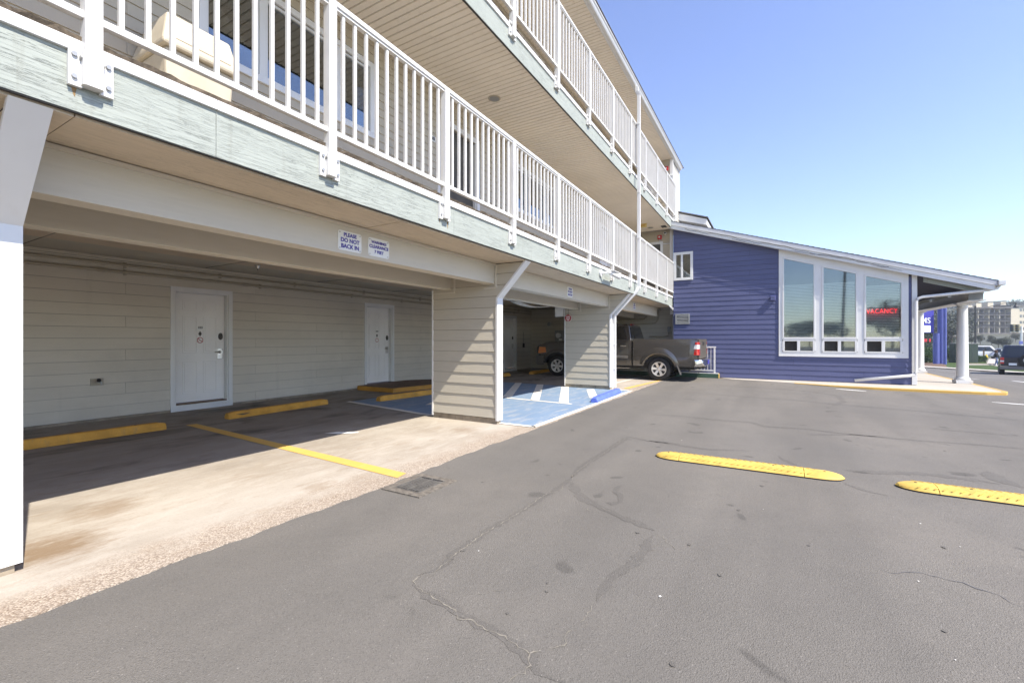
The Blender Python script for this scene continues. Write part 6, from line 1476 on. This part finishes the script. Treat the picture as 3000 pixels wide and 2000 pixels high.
# houses behind the sign
for (px, d_, wpx, yt, yb, lb) in ((2782,150,26,945,968,"grey pitched-roof house among trees behind the sign pipes"),(2790,110,22,975,992,"low grey house roof behind the shrubs by the cabinet")):
    k_ = d_/1310.0; fr2 = Fr(W(px,d_), R_, -F_); t = thing("house", lb, "house", W(px,d_,zpix(yb,d_)-3)); hw = wpx/2*k_
    MB().fbox(fr2,-hw,hw,-6,0,zpix(yb,d_)-4,zpix((yt+yb)/2,d_)).build("wall","house_grey",t)
    zr, ze = zpix(yt,d_), zpix((yt+yb)/2,d_); MB().fpoly(Fr(W(px,d_),-F_,R_), [(.8,ze-.2),(-3,zr),(-6.8,ze-.2),(-6.8,ze),(-3,zr+.25),(.8,ze)], -hw-.5, hw+.5).build("roof","hotel_grey",t)
    for u in (-.5,.3): MB().fbox(fr2,hw*u,hw*u+1.2,.001,.06,ze-1.8,ze-.6).build("window","hotel_glass",t)
# trees on the slope
rt = random.Random(5)
spec = []
for px in (2650,2690,2712,2728,2745,2762,2776,2788,2800,2815): spec.append((px, rt.uniform(95,150), rt.uniform(905,940), 'broad' if rt.random() < .6 else 'conif'))
for px in (2700,2735,2768,2790,2812,2838,2852,2868,2886,2910,2930,2952,2968,2990,3010,3030,3060): spec.append((px, rt.uniform(250,330), rt.uniform(872,892), 'conif' if rt.random() < .55 else 'broad'))
for px in (3130,3190,3260,3330,3420,3500,3600): spec.append((px, rt.uniform(110,240), rt.uniform(900,935), 'broad' if rt.random() < .5 else 'conif'))
for px in (2845,2872,2905,2925,2950,2975): spec.append((px, rt.uniform(100,150), rt.uniform(981,990), 'broad'))
def hill_z(d):
    for (a, b, c, e) in zip(ds_, ds_[1:], hz, hz[1:]):
        if a <= d <= b: return c+(e-c)*(d-a)/(b-a)
    return -1.47
for i, (px, d, py, kd) in enumerate(spec):
    zb_ = hill_z(d)-.2; H = max(3, zpix(py,d)-zb_)
    if d > 240: lb, gr = ("tall dark conifer on the ridge behind the hotel", "conifers on the ridge") if kd == 'conif' else ("rounded tree on the ridge behind the hotel", "rounded trees on the ridge")
    elif py > 960: lb, gr = "small bushy tree on the bank below the hotel", "bushy trees below the hotel"
    else: lb, gr = ("tall conifer on the slope behind the motel sign", "conifers behind the sign") if kd == 'conif' and px < 3050 else ("conifer on the slope beyond the parked off-road vehicle", "conifers beyond the vehicle") if kd == 'conif' else ("broad tree on the slope beyond the parked off-road vehicle", "broad trees beyond the vehicle") if px > 3050 else ("x", "x") if kd == 'conif' else ("broad grey-green tree on the slope behind the motel sign", "broad trees behind the sign")
    tree(kd, W(px,d,zb_), H, lb, 1.0 if kd == 'conif' else rt.uniform(.75,1.1), gr, i)
# across the lot behind the camera: the trees and pole mirrored in the office panes
for i, (x, y, H) in enumerate(((-52,-3,4.2),(-56,-8,4.6),(-50,-15,7.0),(-58,-22,6),(-60,-5.5,5.0),(-55,-30,6))): tree('broad', Vector((x,y,0)), H, "leafy tree mirrored in the office windows across the lot", 1.2, "trees across the lot", i)
t = thing("utility_pole", "wooden utility pole mirrored in the office windows", "pole", (-24,-6.2,0)); MB().cyl((-24,-6.2,-.1),(-24.3,-6.6,10.5),.16,10,.11).build("shaft", "bark", t); MB().cyl((-24.3,-7.7,9.6),(-24.3,-5.3,9.6),.06,8).build("crossarm", "bark", t)

# thin sea haze over the whole place
hz_m = bpy.data.materials.new("haze"); hz_m.use_nodes = True; hn = hz_m.node_tree
hn.nodes.remove(hn.nodes["Principled BSDF"]); pv = hn.nodes.new("ShaderNodeVolumePrincipled")
pv.inputs["Color"].default_value = (0.85, 0.90, 0.96, 1); pv.inputs["Density"].default_value = 0.0006; pv.inputs["Anisotropy"].default_value = 0.3
hn.links.new(pv.outputs[0], hn.nodes["Material Output"].inputs["Volume"]); MATS["haze"] = hz_m
MB().box(-90, 1000, -960, 960, -5, 75).build("haze", "haze", kind='stuff')
